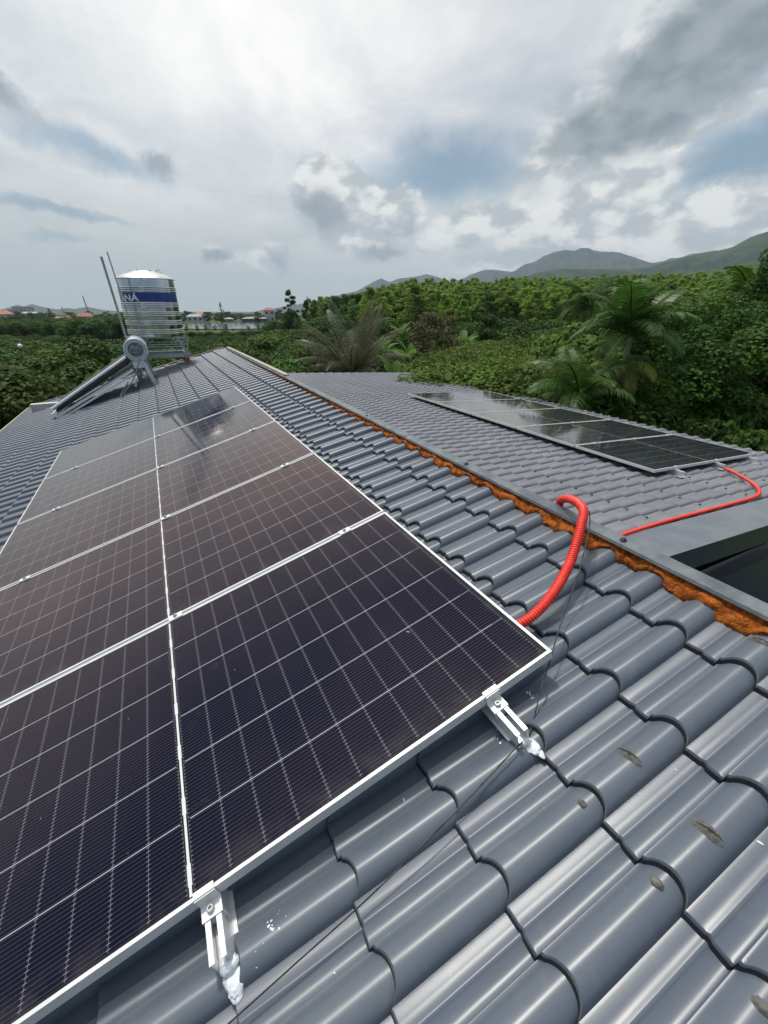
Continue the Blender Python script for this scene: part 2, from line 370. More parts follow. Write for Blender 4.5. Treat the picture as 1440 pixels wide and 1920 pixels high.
def smooth_noise(seed, n):
    rnd = random.Random(seed); return [rnd.uniform(-1, 1) for _ in range(n)]
def hill_range(name, pts, D, depth, seed, base_c, c2, jag):
    """a mountain range with its own depth: pts = outline (picture column, row) of the skyline as seen from the roof"""
    rnd = random.Random(seed)
    cols = []; xs = [p[0] for p in pts]; n = 260
    for i in range(n):
        px = xs[0]+(xs[-1]-xs[0])*i/(n-1); py = float(np.interp(px, xs, [p[1] for p in pts])); cols.append((px, py))
    vs = []; fs = []; K = 26
    ph = [(rnd.uniform(0, 6.3), rnd.uniform(.7, 1.3)) for _ in range(12)]
    for i, (px, py) in enumerate(cols):
        p = atD(px, py, D); a = atan2(p.x, p.y); Ht = p.z-GZ
        for k in range(K):
            t = k/(K-1)*2-1                      # -1 front foot .. 0 ridge .. 1 back foot
            rr = D+t*depth
            wv_ = sum(sin(a*f*ph[q][1]*18+ph[q][0]+t*3.1*(q % 3))/(1+q*.6) for q, f in enumerate((3, 5, 8, 13, 21, 34)))
            hgt = Ht*max(0, (1-abs(t)))**(.85)
            if 0 < k < K-1 and abs(t) > .02:
                hgt *= 1+jag*wv_*min(1, abs(t)*4)*.5
                hgt = min(hgt, Ht*(1-abs(t)*.25)) if t < 0 else hgt
            rr += jag*wv_*depth*.18*(1-abs(t))*0
            vs.append((rr*sin(a), rr*cos(a), GZ-2+hgt*(Ht+2)/Ht))
    for i in range(n-1):
        for k in range(K-1):
            fs.append((i*K+k, (i+1)*K+k, (i+1)*K+k+1, i*K+k+1))
    m_, N, b = mat(name+'_cover', base_c, .95, spec=.1)
    g = N.n('ShaderNodeTexCoord').outputs['Object']; f = N.noise(g, .006, 8, .65); f2 = N.noise(g, .03, 4, .6)
    k = N.mix(N.mr(f, .42, .60), base_c, c2); k = N.mix(N.m('MULTIPLY', N.mr(f2, .55, .7), .4), k, (.09, .10, .05))
    N.link(b.inputs['Base Color'], k)
    bp = N.n('ShaderNodeBump'); bp.inputs['Strength'].default_value = 1.; bp.inputs['Distance'].default_value = 35
    N.link(bp.inputs['Height'], N.noise(g, .008, 7, .6)); N.link(b.inputs['Normal'], bp.outputs[0])
    mk('hills', vs, fs, m_, smooth=180, kind='structure')
hill_range('far_left', [(-420, 583), (-300, 570), (-200, 576), (-60, 568), (-20, 579), (5, 580), (15, 577), (30, 571), (45, 574), (60, 569), (72, 573), (80, 575), (95, 578), (110, 580), (125, 577), (140, 579), (155, 576), (165, 575), (178, 578), (195, 581), (230, 584), (300, 586)],
           3600, 500, 3, (.03, .045, .03), (.05, .065, .045), .10)
hill_range('far_range', [(480, 583), (520, 577), (560, 570), (600, 562), (620, 556), (650, 549), (668, 545), (685, 535), (700, 527), (708, 523), (715, 521), (724, 526), (732, 527), (745, 521), (760, 519), (778, 517), (800, 512), (815, 517), (835, 523), (850, 525), (870, 520), (885, 512), (905, 505), (935, 504), (960, 507), (985, 494), (1005, 487), (1020, 478), (1045, 468), (1060, 464), (1075, 466), (1090, 462), (1105, 464), (1130, 470), (1150, 469), (1165, 471), (1190, 478), (1205, 485), (1220, 492), (1245, 487), (1262, 481), (1280, 479), (1300, 472), (1340, 466), (1400, 480), (1500, 495), (1700, 560)],
           3500, 900, 5, (.03, .045, .04), (.055, .065, .055), .10)
hill_range('near_range', [(880, 580), (930, 541), (950, 530), (980, 519), (1010, 508), (1050, 503), (1100, 502), (1150, 502), (1185, 504), (1210, 499), (1230, 494), (1262, 487), (1290, 478), (1320, 471), (1350, 466), (1375, 461), (1390, 452), (1405, 443), (1420, 437), (1440, 431), (1470, 425), (1520, 405), (1600, 420), (1750, 500), (1900, 560)],
           1850, 560, 8, (.014, .030, .013), (.036, .056, .026), .07)

# lake
def sheet_from(pxpts, z, name, m_, kind='structure'):
    vs = []
    for x, y in pxpts:
        d = ray(x, y); vs.append(d*(z/d.z))
    mk(name, vs, [tuple(range(len(vs)))], m_, kind=kind)
Mw, Nw, bw = mat('lake_water', (.10, .12, .10), .07)
g = Nw.n('ShaderNodeTexCoord').outputs['Object']; bp = Nw.n('ShaderNodeBump'); bp.inputs['Strength'].default_value = .12; bp.inputs['Distance'].default_value = .3
Nw.link(bp.inputs['Height'], Nw.noise(g, .6, 4, .6)); Nw.link(bw.inputs['Normal'], bp.outputs[0])
sheet_from([(330, 616), (420, 617), (480, 616), (520, 614), (555, 610), (520, 604), (460, 603.5), (400, 605), (330, 606)], GZ+.3, 'water', Mw)
Mtrack = noisy('pale_track', (.33, .28, .21), (.24, .21, .15), .6, .95)
def strip(name, pts, wd, m_, lift=.06):
    vs = []; fs = []
    for i, p in enumerate(pts):
        a = Vector(pts[max(i-1, 0)]); b = Vector(pts[min(i+1, len(pts)-1)]); t = (b-a).normalized(); s_ = Vector((-t.y, t.x))*wd/2
        for sg in (-1, 1):
            q = Vector(p)+s_*sg; vs.append((q.x, q.y, ground_z(q.x, q.y)+lift))
    for i in range(len(pts)-1): fs.append((2*i, 2*i+1, 2*i+3, 2*i+2))
    mk(name, vs, fs, m_, kind='structure')
def gp(px, D): p = atD(px, 583, D); return (p.x, p.y)
strip('path', [gp(930, 47), gp(975, 46), gp(1020, 45), gp(1060, 44), gp(1120, 43)], 1.6, Mtrack)
strip('path', [gp(60, 92), gp(110, 90), gp(160, 94), gp(220, 97)], 3.5, noisy('bare_soil', (.24, .15, .09), (.16, .13, .06), .4, .95))

# ------------------------------------------------------------------ the house and its roofs
PITCHV = .192; V0 = -.310; U0 = -1.833; STEP = .30; RAISE = .022; LEAN = 1.18; DL = -.127
prof = [(-.051, 0), (-.049, .005), (-.0455, .013), (-.040, .0205), (-.032, .0265), (-.022, .0305), (-.010, .0325), (.003, .0320), (.015, .0290),
        (.026, .0245), (.035, .0185), (.041, .0130), (.044, .0115), (.049, .0108), (.0515, .0015), (.054, 0), (.070, .0004), (.087, .0012), (.090, .0028), (.0935, .0044), (.098, .0042), (.1025, .0024), (.118, .0017), (.1345, .0011)]
prof = [(a, h*.89) for a, h in prof]
def tile_sheet(name, fn, u0, u1, v0, k0, k1, vend, d0, m_, parent, label, flip=False, uend=None, pitch=PITCHV):
    """profiled metal tile: courses of STEP along u, ribs every pitch along v; u grows up the slope when flip is False"""
    vs = []; fs = []; mi = []
    line = []
    for k in range(k0, k1):
        for s_, h in prof: line.append((v0+k*pitch-.0+s_*pitch/.192, h))
    nl = len(line); nc = int(round((u1-u0)/STEP))
    for c in range(nc):
        a = u0+c*STEP
        if not flip: rows = [(a-.0095, -.0035), (a-.0075, .003), (a-.0030, RAISE-.007), (a-.0006, RAISE-.002), (a+.0022, RAISE+.0006), (a+.006, RAISE+.0009), (a+.15, RAISE*.5), (a+STEP+.018, -.0012)]
        else: rows = [(a-.018, -.0012), (a+.15, RAISE*.5), (a+STEP-.003, RAISE+.0008), (a+STEP, RAISE-.001), (a+STEP-.001, RAISE-.0035), (a+STEP-.012, -.002)]
        b = len(vs)
        for (u, hh) in rows:
            for (v, h) in line:
                uu = u+(LEAN*h if not flip else -LEAN*h*.6); uu = uu if uend is None else min(uu, uend(v))
                vs.append(fn(uu, min(v, vend(uu)), d0+h+hh))
        for r_ in range(len(rows)-1):
            for j in range(nl-1):
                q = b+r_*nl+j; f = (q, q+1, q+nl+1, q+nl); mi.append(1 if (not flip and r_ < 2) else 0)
                fs.append(f if not flip else f[::-1])
    return mk(name, vs, fs, None, parent, smooth=38, mats=[m_, M_edge_shade], midx=mi, label=label)
house = empty('house', (0, 6, GZ), label='grey house under profiled metal tile roofs carrying both solar arrays', cat='house')
def par(o): o.parent = house; o.matrix_parent_inverse = Matrix.Translation((0, -6, -GZ)); return o
vendL = lambda u: 12.42-.28*u
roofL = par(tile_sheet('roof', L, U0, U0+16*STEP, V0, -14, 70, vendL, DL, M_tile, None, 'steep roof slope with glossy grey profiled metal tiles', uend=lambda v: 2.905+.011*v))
vendR = lambda u: 10.64
vmin = -.93
uendR = lambda v: 2.96+.045*v
roofR = par(tile_sheet('roof', R, -3.3, -3.3+22*STEP, -.80, 0, 60, vendR, DL, M_tile2, None, 'low matt grey metal tile roof beyond the ridge', flip=True, uend=uendR, pitch=.195))
# ridge cap
def capx(Y): return 1.500+.0105*(Y-.5)
m = MB(); ys = [-2.2, -1.2, -.2, .8, 1.8, 3.2, 4.8, 6.6, 8.6, 10.6, 11.9]
sec = [(.0, -.8475), (.004, -.836), (.050, -.827), (.064, -.829), (.19, -.915), (.192, -.96), (.188, -.96), (.184, -.918), (.072, -.832), (.004, -.842)]
vs = []; fs = []; rnd = random.Random(4)
for i, Y in enumerate(ys):
    j = rnd.uniform(-.002, .002)
    for a, z in sec: vs.append((capx(Y)+a, Y, z+j+(Y-.5)*.0006))
ns = len(sec)
for i in range(len(ys)-1):
    for j in range(ns): q = (j+1) % ns; fs.append((i*ns+j, i*ns+q, (i+1)*ns+q, (i+1)*ns+j))
fs += [tuple(range(ns)), tuple((len(ys)-1)*ns+j for j in range(ns))[::-1]]
cap = par(mk('ridge_cap', vs, fs, M_cap, smooth=25))
for Y in (-.55, .9, 1.95, 3.4, 4.9, 6.5, 8.3, 10.2):
    m = MB(); p = Vector((capx(Y)+.03, Y, -.8285)); m.lathe([(0, .009), (.006, .0085), (.008, .006), (.009, .003), (.013, .002), (.014, 0)], p, 10)
    rv = m.build('screw', M_blk, None, smooth=50); rv.parent = cap
for Yj in (.28, 2.7, 5.1, 7.6, 10.0):      # overlapping joints of the cap
    vs = []
    for Y in (Yj-.03, Yj+.03):
        for a, z in sec[:6]: vs.append((capx(Y)+a-(.003 if a < .01 else 0), Y, z+.0028+(Y-.5)*.0006))
    o = mk('cap_joint', vs, [(j, j+1, 7+j, 6+j) for j in range(5)]+[tuple(range(6)), tuple(range(11, 5, -1))], M_cap, smooth=25); o.parent = cap
# orange mortar bedding under the cap
vs = []; fs = []; rnd = random.Random(9); n = 2400; K = 9; v0_, v1_ = -2.3, 11.0
def prof_h(v):
    s_ = (v-V0+.051) % PITCHV-.051
    return float(np.interp(s_, [p[0] for p in prof]+[.141], [p[1] for p in prof]+[0]))
from mathutils import noise as mn
for i in range(n):
    v = v0_+(v1_-v0_)*i/(n-1); Y = v+P0.y
    big = mn.noise(Vector((v*3.1, 0, 0)))*.030+mn.noise(Vector((v*17, 5, 0)))*.013+mn.noise(Vector((v*55, 9, 0)))*.006
    ph = prof_h(v); thin = sm(.8, 6., v)
    ub = 2.834+.011*v+big+.022*(ph/.038)-.002+thin*.034
    bot = L(ub, v, DL+ph+.004)
    tp = Vector((capx(Y)+.02, Y, -.846+(Y-.5)*.0006))
    for k in range(K):
        t = k/(K-1); p = bot.lerp(tp, t)
        bulge = sin(pi*min(1, t*1.3+.12))*.012+mn.noise(Vector((v*26, t*3.2, 3)))*.010*(1 if k < K-1 else 0)+mn.noise(Vector((v*70, t*8, 7)))*.004*(1 if k < K-1 else 0)
        p = p-Vector((bulge, 0, -bulge*.5)) if 0 < k < K-1 else p
        vs.append(p)
for i in range(n-1):
    for k in range(K-1): fs.append((i*K+k, (i+1)*K+k, (i+1)*K+k+1, i*K+k+1))
mort = par(mk('mortar_bedding', vs, fs, M_mortar, smooth=60))
# rake caps at the far gable, eave trims, rusty wall under the ridge end
m = MB()
def vE(u): return vendL(u)
m.bar(L(-1.85, vE(-1.85)+.01, DL+.045), L(2.98, vE(2.98)+.01, DL+.045), .05, .035, nL)
M_rake = noisy('pale_rake_trim', (.36, .33, .27), (.27, .25, .21), 6, .6)
par(m.build('rake_trim', M_rake))
m = MB(); m.bar(L(-1.87, -3., DL+.01), L(-1.87, vE(-1.85), DL+.01), .05, .06, nL); par(m.build('eave_trim', M_rake))
m = MB(); m.bar((capx(6.2)+.055, 6.2, -.815), (capx(11.9)+.06, 11.9, -.812), .07, .016); par(m.build('gable_trim', M_rake))
# walls
m = MB()
m.box((1.64, 4.9, -3.75), (.09, 14.0, 5.4)); m.box((-2.75, 4.6, -4.4), (.18, 17.0, 4.1)); m.box((-.5, 12.3, -4.1), (4.4, .18, 4.4)); m.box((-.5, -4.0, -4.2), (4.4, .18, 4.5))
par(m.build('wall', M_wall))
m = MB(); m.box((4.8, 13.0, -4.3), (6.0, .18, 4.2)); m.box((7.6, 7.4, -4.4), (.18, 11.4, 4.1)); par(m.build('wall', M_wall))
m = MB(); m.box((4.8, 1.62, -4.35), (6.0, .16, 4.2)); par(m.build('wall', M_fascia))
# flashing board closing the near end of the low roof
def fb(u, v, h): return R(u, v, h)
xa, xb = -3.25, 3.02
vs = [fb(xa, -.93, -.062), fb(xb, -.93, -.062), fb(xb, -1.02, -.060), fb(xa, -1.02, -.060), fb(xb, -1.31, -.052), fb(xa, -1.31, -.052), fb(xb, -1.31, -.25), fb(xa, -1.31, -.25), fb(xb, -1.27, -.25), fb(xa, -1.27, -.25)]
vs += [fb(xb, -.93, -.12), fb(xa, -.93, -.12)]
fs = [(0, 1, 2, 3), (3, 2, 4, 5), (5, 4, 6, 7), (7, 6, 8, 9), (0, 11, 10, 1)]
par(mk('verge_board', vs, fs, None, mats=[M_flash, M_fascia], midx=[0, 0, 1, 1, 0]))
# lean-to sheet over the yard below, its near-black colour standing in for shade
M_canopy = noisy('canopy_painted_shade', (.005, .012, .018), (.012, .026, .034), 1.4, .22, .5, bump=.5, bscale=3, dist=.05)
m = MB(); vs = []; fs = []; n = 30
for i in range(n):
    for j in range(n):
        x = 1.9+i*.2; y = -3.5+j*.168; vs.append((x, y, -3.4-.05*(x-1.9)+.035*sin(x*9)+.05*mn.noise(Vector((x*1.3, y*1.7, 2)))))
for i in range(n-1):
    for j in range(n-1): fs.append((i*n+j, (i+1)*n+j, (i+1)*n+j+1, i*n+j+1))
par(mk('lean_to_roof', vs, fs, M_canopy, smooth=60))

# sub-parts of the roofs
M_scr = noisy('dark_screw', (.02, .022, .025), (.03, .03, .03), 30, .45)
def screw_mesh():
    m = MB(); m.lathe([(0, .010), (.006, .0095), (.0085, .006), (.009, .003), (.014, .002), (.015, -.002)], n=10); return m
s0 = screw_mesh().build('screw', M_scr, None, smooth=50)
def sub(o, parent): o.parent = parent; return o
def on_roof(o, root):  # roofs' meshes are in world space with a parent inverse
    o.parent = root; o.matrix_parent_inverse = Matrix.Identity(4)
cnt = 0; first = True
for a in (-1.262, -.418, .405, 1.235, 2.06):
    for k in range(0, 58, 1):
        v = -.77+k*.195+(.02 if a < 0 else 0)
        if v > 10.3 or (k > 16 and k % 2) or k > 44: continue
        if -.42 < a+.0 and .02 < v < 5.9 and 0 < a < 2.3: continue
        o = s0 if first else s0.copy()
        if not first: col.objects.link(o)
        first = False; cnt += 1
        if cnt > 98: break
        o.matrix_world = Matrix.Translation(R(a, v, DL+.0372+RAISE*.5)) @ MR.to_4x4(); o.parent = roofR; o.matrix_parent_inverse = house.matrix_world.inverted() if False else Matrix.Identity(4)
# grey cement dabs over old screw holes on the near slope
def blob_mesh(name, pts_r, m_, seed, L_=.03, W_=.02, H_=.006, slit=False):
    rnd = random.Random(seed); n = 26; rings = 6; vs = [(0, 0, H_)]; fs = []
    rad = [1+.22*mn.noise(Vector((cos(2*pi*j/n)*1.6, sin(2*pi*j/n)*1.6, seed)))+rnd.uniform(-.07, .07) for j in range(n)]
    for i in range(1, rings+1):
        t = i/rings
        for j in range(n):
            a = 2*pi*j/n; x = cos(a)*L_*t*rad[j]; y = sin(a)*W_*t*rad[j]
            z = H_*(1-t**2.2)+mn.noise(Vector((x*90, y*90, seed)))*H_*.35*(1-t)
            if slit and abs(x+.15*y) < .003 and t < .9: z -= H_*.7
            vs.append((x, y, z))
    for j in range(n): fs.append((0, 1+j, 1+(j+1) % n))
    for i in range(rings-1):
        for j in range(n): q = (j+1) % n; a = 1+i*n; fs.append((a+j, a+n+j, a+n+q, a+q))
    return vs, fs
def drape(vs, fn, u, v, rot, hfun):
    out = []; c, s_ = cos(rot), sin(rot)
    for x, y, z in vs:
        uu = u+x*c-y*s_; v_ = v+x*s_+y*c; out.append(fn(uu, v_, hfun(uu, v_)+z))
    return out
def tile_h(u, v):
    ph = prof_h(v); t = ((u-LEAN*ph-U0) % STEP)/STEP; return DL+ph+RAISE*(1-t)+.0006
for i, (u, v, ll, ww) in enumerate([(2.234, -.299, .014, .034), (2.052, -.311, .009, .013), (2.226, -.499, .015, .034), (2.060, -.498, .011, .014), (2.802, -.292, .012, .033), (2.052, -.695, .012, .016), (2.05, -.88, .011, .014), (2.23, -.87, .013, .03)]):
    vs, fs = blob_mesh('x', 0, None, i+3, ll, ww, .010, slit=ww > .02)
    o = mk('cement_patch', drape(vs, L, u, v, 0, tile_h), fs, M_cem, smooth=60); o.parent = roofL

# ------------------------------------------------------------------ solar panels
PW, PH, GAP = 2.278, 1.134, .020
def make_panel():
    m = MB(); lip = .0095; T = .035
    # frame: four profiles butted end to end, bevelled top edge
    for (x0, y0, x1, y1, ax) in ((0, 0, PW, lip, 0), (0, PH-lip, PW, PH, 0), (0, lip, lip, PH-lip, 1), (PW-lip, lip, PW, PH-lip, 1)):
        m.box(((x0+x1)/2, (y0+y1)/2, -T/2), (x1-x0, y1-y0, T), bev=.0012)
    root = empty('solar_module')
    m.build('frame', M_aluw, root, smooth=30)
    x0, x1, y0, y1 = lip, PW-lip, lip, PH-lip
    mk('glass', [(x0, y0, -.0025), (x1, y0, -.0025), (x1, y1, -.0025), (x0, y1, -.0025)], [(0, 1, 2, 3)], M_glass, root)
    mk('backsheet', [(x0, y0, -.009), (x1, y0, -.009), (x1, y1, -.009), (x0, y1, -.009)], [(3, 2, 1, 0)], M_white, root)
    return root
p0 = make_panel()
order = ['nearest the camera', 'second from the camera', 'third from the camera', 'fourth from the camera', 'farthest from the camera']
look = ['near black ', 'brownish ', 'grey brown ', 'pale reflecting ', 'pale grey ']
gapm = MB(); gapm.box((PW/2, PH+GAP/2, -.011), (PW, GAP-.002, .014))
for side in (0, 1):
    for i in range(5):
        o = p0 if (side, i) == (0, 0) else copy_tree(p0)
        fn, M3 = ((L, ML), (R, MR))[side]
        o.matrix_world = Matrix.Translation(fn(0, i*(PH+GAP), 0)) @ M3.to_4x4()
        if side == 0: tag(o, look[i]+'solar panel in the big left array, '+order[i], 'solar panel', 'solar panels of the left array')
        else: tag(o, 'solar panel in the small right array on the low roof, '+order[i], 'solar panel', 'solar panels of the right array')
        if i < 4: gapm.build('joint_strip', M_strip, o)

def make_rail(fn, M3, u, v0, v1, label, seals, group):
    """open C-channel aluminium rail with clamps; top of the rail touches the frames"""
    root = empty('mounting_rail', fn(u, v0, -.07), label=label, cat='mounting rail', group=group)
    root.rotation_euler = M3.to_euler(); Ln = v1-v0
    m = MB(); W2 = .020
    for sx in (-1, 1):
        m.box((sx*(W2-.002), Ln/2, .0), (.004, Ln, .070)); m.box((sx*(W2-.0085), Ln/2, .0335), (.009, Ln, .003))
        m.box((sx*(W2+.004), Ln/2, -.033), (.008, Ln, .004))
    m.box((0, Ln/2, -.008), (2*W2-.008, Ln, .003)); m.box((0, Ln/2, -.0335), (2*W2-.008, Ln, .003))
    m.build('channel', M_alu, root)
    # end clamp
    y = -v0
    for yy, mid in [(y, False)]+[(y+k*(PH+GAP)-GAP/2, True) for k in range(1, 5)]:
        m = MB()
        if not mid:
            m.box((0, yy-.020, .036), (.050, .038, .004), bev=.001); m.box((0, yy-.0035, .054), (.050, .004, .036)); m.box((0, yy+.006, .0735), (.050, .016, .0035), bev=.001)
            m.box((0, yy-.037, .022), (.050, .004, .028))
            h = .038; yb = yy-.022
        else:
            m.box((0, yy, .0725), (.060, .036, .0035), bev=.001); m.box((0, yy, .056), (.040, .012, .034)); h = .074; yb = yy
        cl = m.build('clamp', M_aluw, root, smooth=30)
        b_ = MB(); b_.lathe([(0, .004), (.0045, .004), (.0045, .010), (.0075, .010), (.009, .008), (.009, 0)], (0, yb, h), 14); b_.build('bolt', M_steel, cl, smooth=40)
    if seals:
        s_ = MB()
        for q, (cx, cy, cz, rx, ry, rz) in enumerate(seals):
            vs = []; fs = []; n1, n2 = 9, 18
            for i in range(n1+1):
                th = pi*i/n1
                for j in range(n2):
                    ph = 2*pi*j/n2; d = Vector((sin(th)*cos(ph), sin(th)*sin(ph), cos(th)))
                    k = 1+.24*mn.noise(d*2.3+Vector((q*3.1, u, 0)))+.06*mn.noise(d*7)
                    vs.append((cx+d.x*rx*k, cy+d.y*ry*k, cz+d.z*rz*k))
            for i in range(n1):
                for j in range(n2): t = (j+1) % n2; fs.append((i*n2+j, (i+1)*n2+j, (i+1)*n2+t, i*n2+t))
            s_.add(vs, fs)
        s_.build('sealant', M_seal, root, smooth=80)
    return root
make_rail(L, ML, .305, -.12, 5.77, 'aluminium mounting rail under the left array, leftmost of its three', None, 'rails of the left array')
sl = [(.005, .000, -.014, .021, .020, .022), (.006, -.018, -.026, .024, .038, .013), (.005, -.036, -.031, .019, .026, .008), (-.020, -.006, -.033, .014, .013, .006), (.024, .004, -.030, .012, .012, .009)]
make_rail(L, ML, 1.171, -.122, 5.77, 'aluminium rail end poking out beside the centre line of the near black panel', sl, 'rails of the left array')
sl2 = [(.006, -.001, -.022, .017, .015, .017), (.014, -.016, -.029, .021, .026, .010), (.020, -.034, -.034, .010, .024, .005), (-.014, .002, -.030, .012, .010, .009)]
make_rail(L, ML, 2.041, -.122, 5.77, 'aluminium rail end below the near corner of the black panel, beside the red conduit', sl2, 'rails of the left array')
sl3 = [(.0, -.006, -.026, .020, .022, .016)]
make_rail(R, MR, .41, -.11, 5.77, 'aluminium rail of the right array, nearest the ridge', sl3, 'rails of the right array')
make_rail(R, MR, 1.30, -.11, 5.77, 'aluminium rail of the right array, where the red conduit ends', sl3, 'rails of the right array')
make_rail(R, MR, 2.12, -.11, 5.77, 'aluminium rail of the right array, farthest from the ridge', sl3, 'rails of the right array')

# splashes of white sealant and bird lime on the near tiles (one small group of dabs)
m = MB(); rnd = random.Random(12)
for (u, v, k, sp_) in [(1.29, -.108, 11, .022), (1.24, -.16, 3, .03), (.93, -.13, 4, .05), (1.72, .0, 2, .05), (2.17, -.012, 9, .014), (2.02, -.03, 8, .014), (1.99, -.07, 2, .02), (1.55, -.45, 2, .1), (2.25, -.36, 2, .08), (1.9, -.8, 2, .15), (2.35, -.55, 2, .1), (1.35, -.25, 2, .08)]:
    for _ in range(k):
        a = u+rnd.gauss(0, sp_*.5); b = v+rnd.gauss(0, sp_*.5); r_ = rnd.uniform(.0007, .0022)+(.0012 if rnd.random() < .15 else 0); rot = rnd.uniform(0, 3)
        vs, fs = blob_mesh('s', 0, None, rnd.uniform(0, 99), r_*rnd.uniform(1, 2.6), r_, .0008)
        m.add(drape(vs, L, a, b, rot, tile_h), fs)
o = m.build('sealant_splashes', M_seal, smooth=60, label='scattered small white sealant splashes on the near roof tiles', kind='stuff')
o.parent = roofL

# ------------------------------------------------------------------ red conduits and black cables
def catmull(P, per=14):
    P = [Vector(p) for p in P]; out = []
    for i in range(len(P)-1):
        a, b, c, d = P[max(i-1, 0)], P[i], P[i+1], P[min(i+2, len(P)-1)]
        for k in range(per):
            t = k/per; out.append(.5*((2*b)+(c-a)*t+(2*a-5*b+4*c-d)*t*t+(3*b-a-3*c+d)*t**3))
    out.append(P[-1]); return out
def resample(P, ds):
    out = [P[0]]; acc = 0
    for a, b in zip(P, P[1:]):
        L_ = (b-a).length; t = ds-acc
        while t <= L_: out.append(a.lerp(b, t/L_)); t += ds
        acc = (acc+L_) % ds if L_+acc >= ds else acc+L_
    out.append(P[-1]); return out
def conduit(name, pts, r, label, ring=.0105):
    P = resample(catmull(pts), ring/4); rr = []
    for i in range(len(P)): k = i % 4; rr.append(r*(1.0 if k in (1, 2) else .82))
    m = MB(); m.tube(P, rr, 16); return m.build(name, M_red, None, smooth=70, label=label, cat='conduit')
conduit('corrugated_conduit', [L(2.18, .33, -.085), L(2.28, .215, -.080), L(2.352, .178, -.058), L(2.476, .19, -.028), L(2.633, .25, .0), (1.41, 1.01, -.745), (1.468, 1.075, -.735), (1.505, 1.14, -.745), (1.55, 1.215, -.775), (1.62, 1.30, -.84), (1.74, 1.38, -.98), (1.95, 1.5, -1.3)],
        .0188, 'red corrugated conduit arching over the ridge cap from the near panel')
rc = [(1.95, 1.6, -1.35), (2.2, 1.72, -1.5), (2.7, 1.78, -1.60)]
for u, v in [(-1.80, -.925), (-1.242, -.900), (-.70, -.895), (-.20, -.89), (.12, -.885), (.42, -.86), (.66, -.77), (.86, -.62), (1.02, -.44), (1.13, -.29), (1.19, -.17)]:
    rc.append(R(u, v, -.055))
conduit('corrugated_conduit', rc, .0175, 'long red conduit running over the low roof along the flashing to the right array')
m = MB(); m.tube([R(1.20, -.16, -.056), R(1.22, -.07, -.052), R(1.28, .05, -.05)], .006, 8)
tag(m.build('cable', M_blk, smooth=60), 'short black cable between red conduit and right array', 'cable')
cb = [(1.455, 1.02, -.735), (1.40, .965, -.775)]
cb += [L(2.62, .20, -.012), L(2.40, .08, -.035), L(2.28, .01, -.05), L(2.182, -.045, -.07), L(2.10, -.095, -.088), L(2.06, -.118, -.094)]
m = MB(); m.tube(catmull(cb), .0022, 6)
o = m.build('cable', M_blk, smooth=60); tag(o, 'thin black cable hanging from the ridge cap beside the red conduit', 'cable')
cb = [L(2.06, -.118, -.085)]
for u, v in [(2.0, -.13), (1.9, -.145), (1.775, -.163), (1.63, -.18), (1.481, -.195), (1.32, -.205), (1.18, -.214), (1.0, -.225), (.8, -.24)]:
    cb.append(L(u, v, -.0705))
m = MB(); m.tube(catmull(cb), .0019, 6)
tag(m.build('cable', M_blk, smooth=60), 'thin black cable lying across the near tiles from the sealed rail end', 'cable')

# ------------------------------------------------------------------ stainless water tank on its stand
TC = Vector((.15, 12.0, 0)); TR = .575; zt = .635; zb = -.52
tank = empty('water_tank', (TC.x, TC.y, -1.3), label='stainless steel water tank with a blue lettered band on a steel stand', cat='water tank')
def loc(m): m.v = [(x-TC.x, y-TC.y, z+1.3) for x, y, z in m.v]; return m
zA = atY(235, 547.5, 11.43).z; zB = atY(235, 565.5, 11.43).z
def ribs(z0, k, pr, r=TR):
    for i in range(k): z = z0-i*.036; pr += [(r, z+.015), (r+.012, z+.007), (r+.013, z), (r+.012, z-.007), (r, z-.015)]
pr = [(TR-.002, zt)]; ribs(zA+.100, 3, pr); pr.append((TR, zA+.004))
pr2 = [(TR, zB-.002)]; ribs(zB-.025, 3, pr2); ribs(zB-.205, 3, pr2); ribs(zB-.385, 3, pr2); ribs(zB-.565, 3, pr2); pr2 += [(TR, zb), (TR-.05, zb-.02), (.0, zb-.02)]
m = MB(); m.lathe(pr, (TC.x, TC.y, 0), 72); m.lathe(pr2, (TC.x, TC.y, 0), 72); loc(m).build('body', M_inox, tank, smooth=50)
m = MB(); m.lathe([(TR-.006, zA+.004), (TR+.001, zA+.002), (TR+.001, zB), (TR-.006, zB-.002)], (TC.x, TC.y, 0), 72); band = loc(m).build('label_band', M_blue, tank, smooth=40)
m = MB(); m.lathe([(TR-.002, zt-.01), (TR+.013, zt-.008), (TR+.015, zt+.004), (TR+.004, zt+.012), (TR-.03, zt+.045), (TR-.16, zt+.095), (.30, zt+.125), (.27, zt+.150), (.22, zt+.165), (0, zt+.172)], (TC.x, TC.y, 0), 72)
for k in range(6):
    a = k*pi/3; m.box((TC.x+.24*cos(a), TC.y+.24*sin(a), zt+.162), (.05, .02, .02))
lid = loc(m).build('lid', M_dome, tank, smooth=40)
m = MB(); m.tube([(TC.x+.22, TC.y-.05, zt+.15), (TC.x+.30, TC.y-.05, zt+.205), (TC.x+.34, TC.y-.05, zt+.13)], .010, 8); loc(m).build('handle', M_steel, lid)
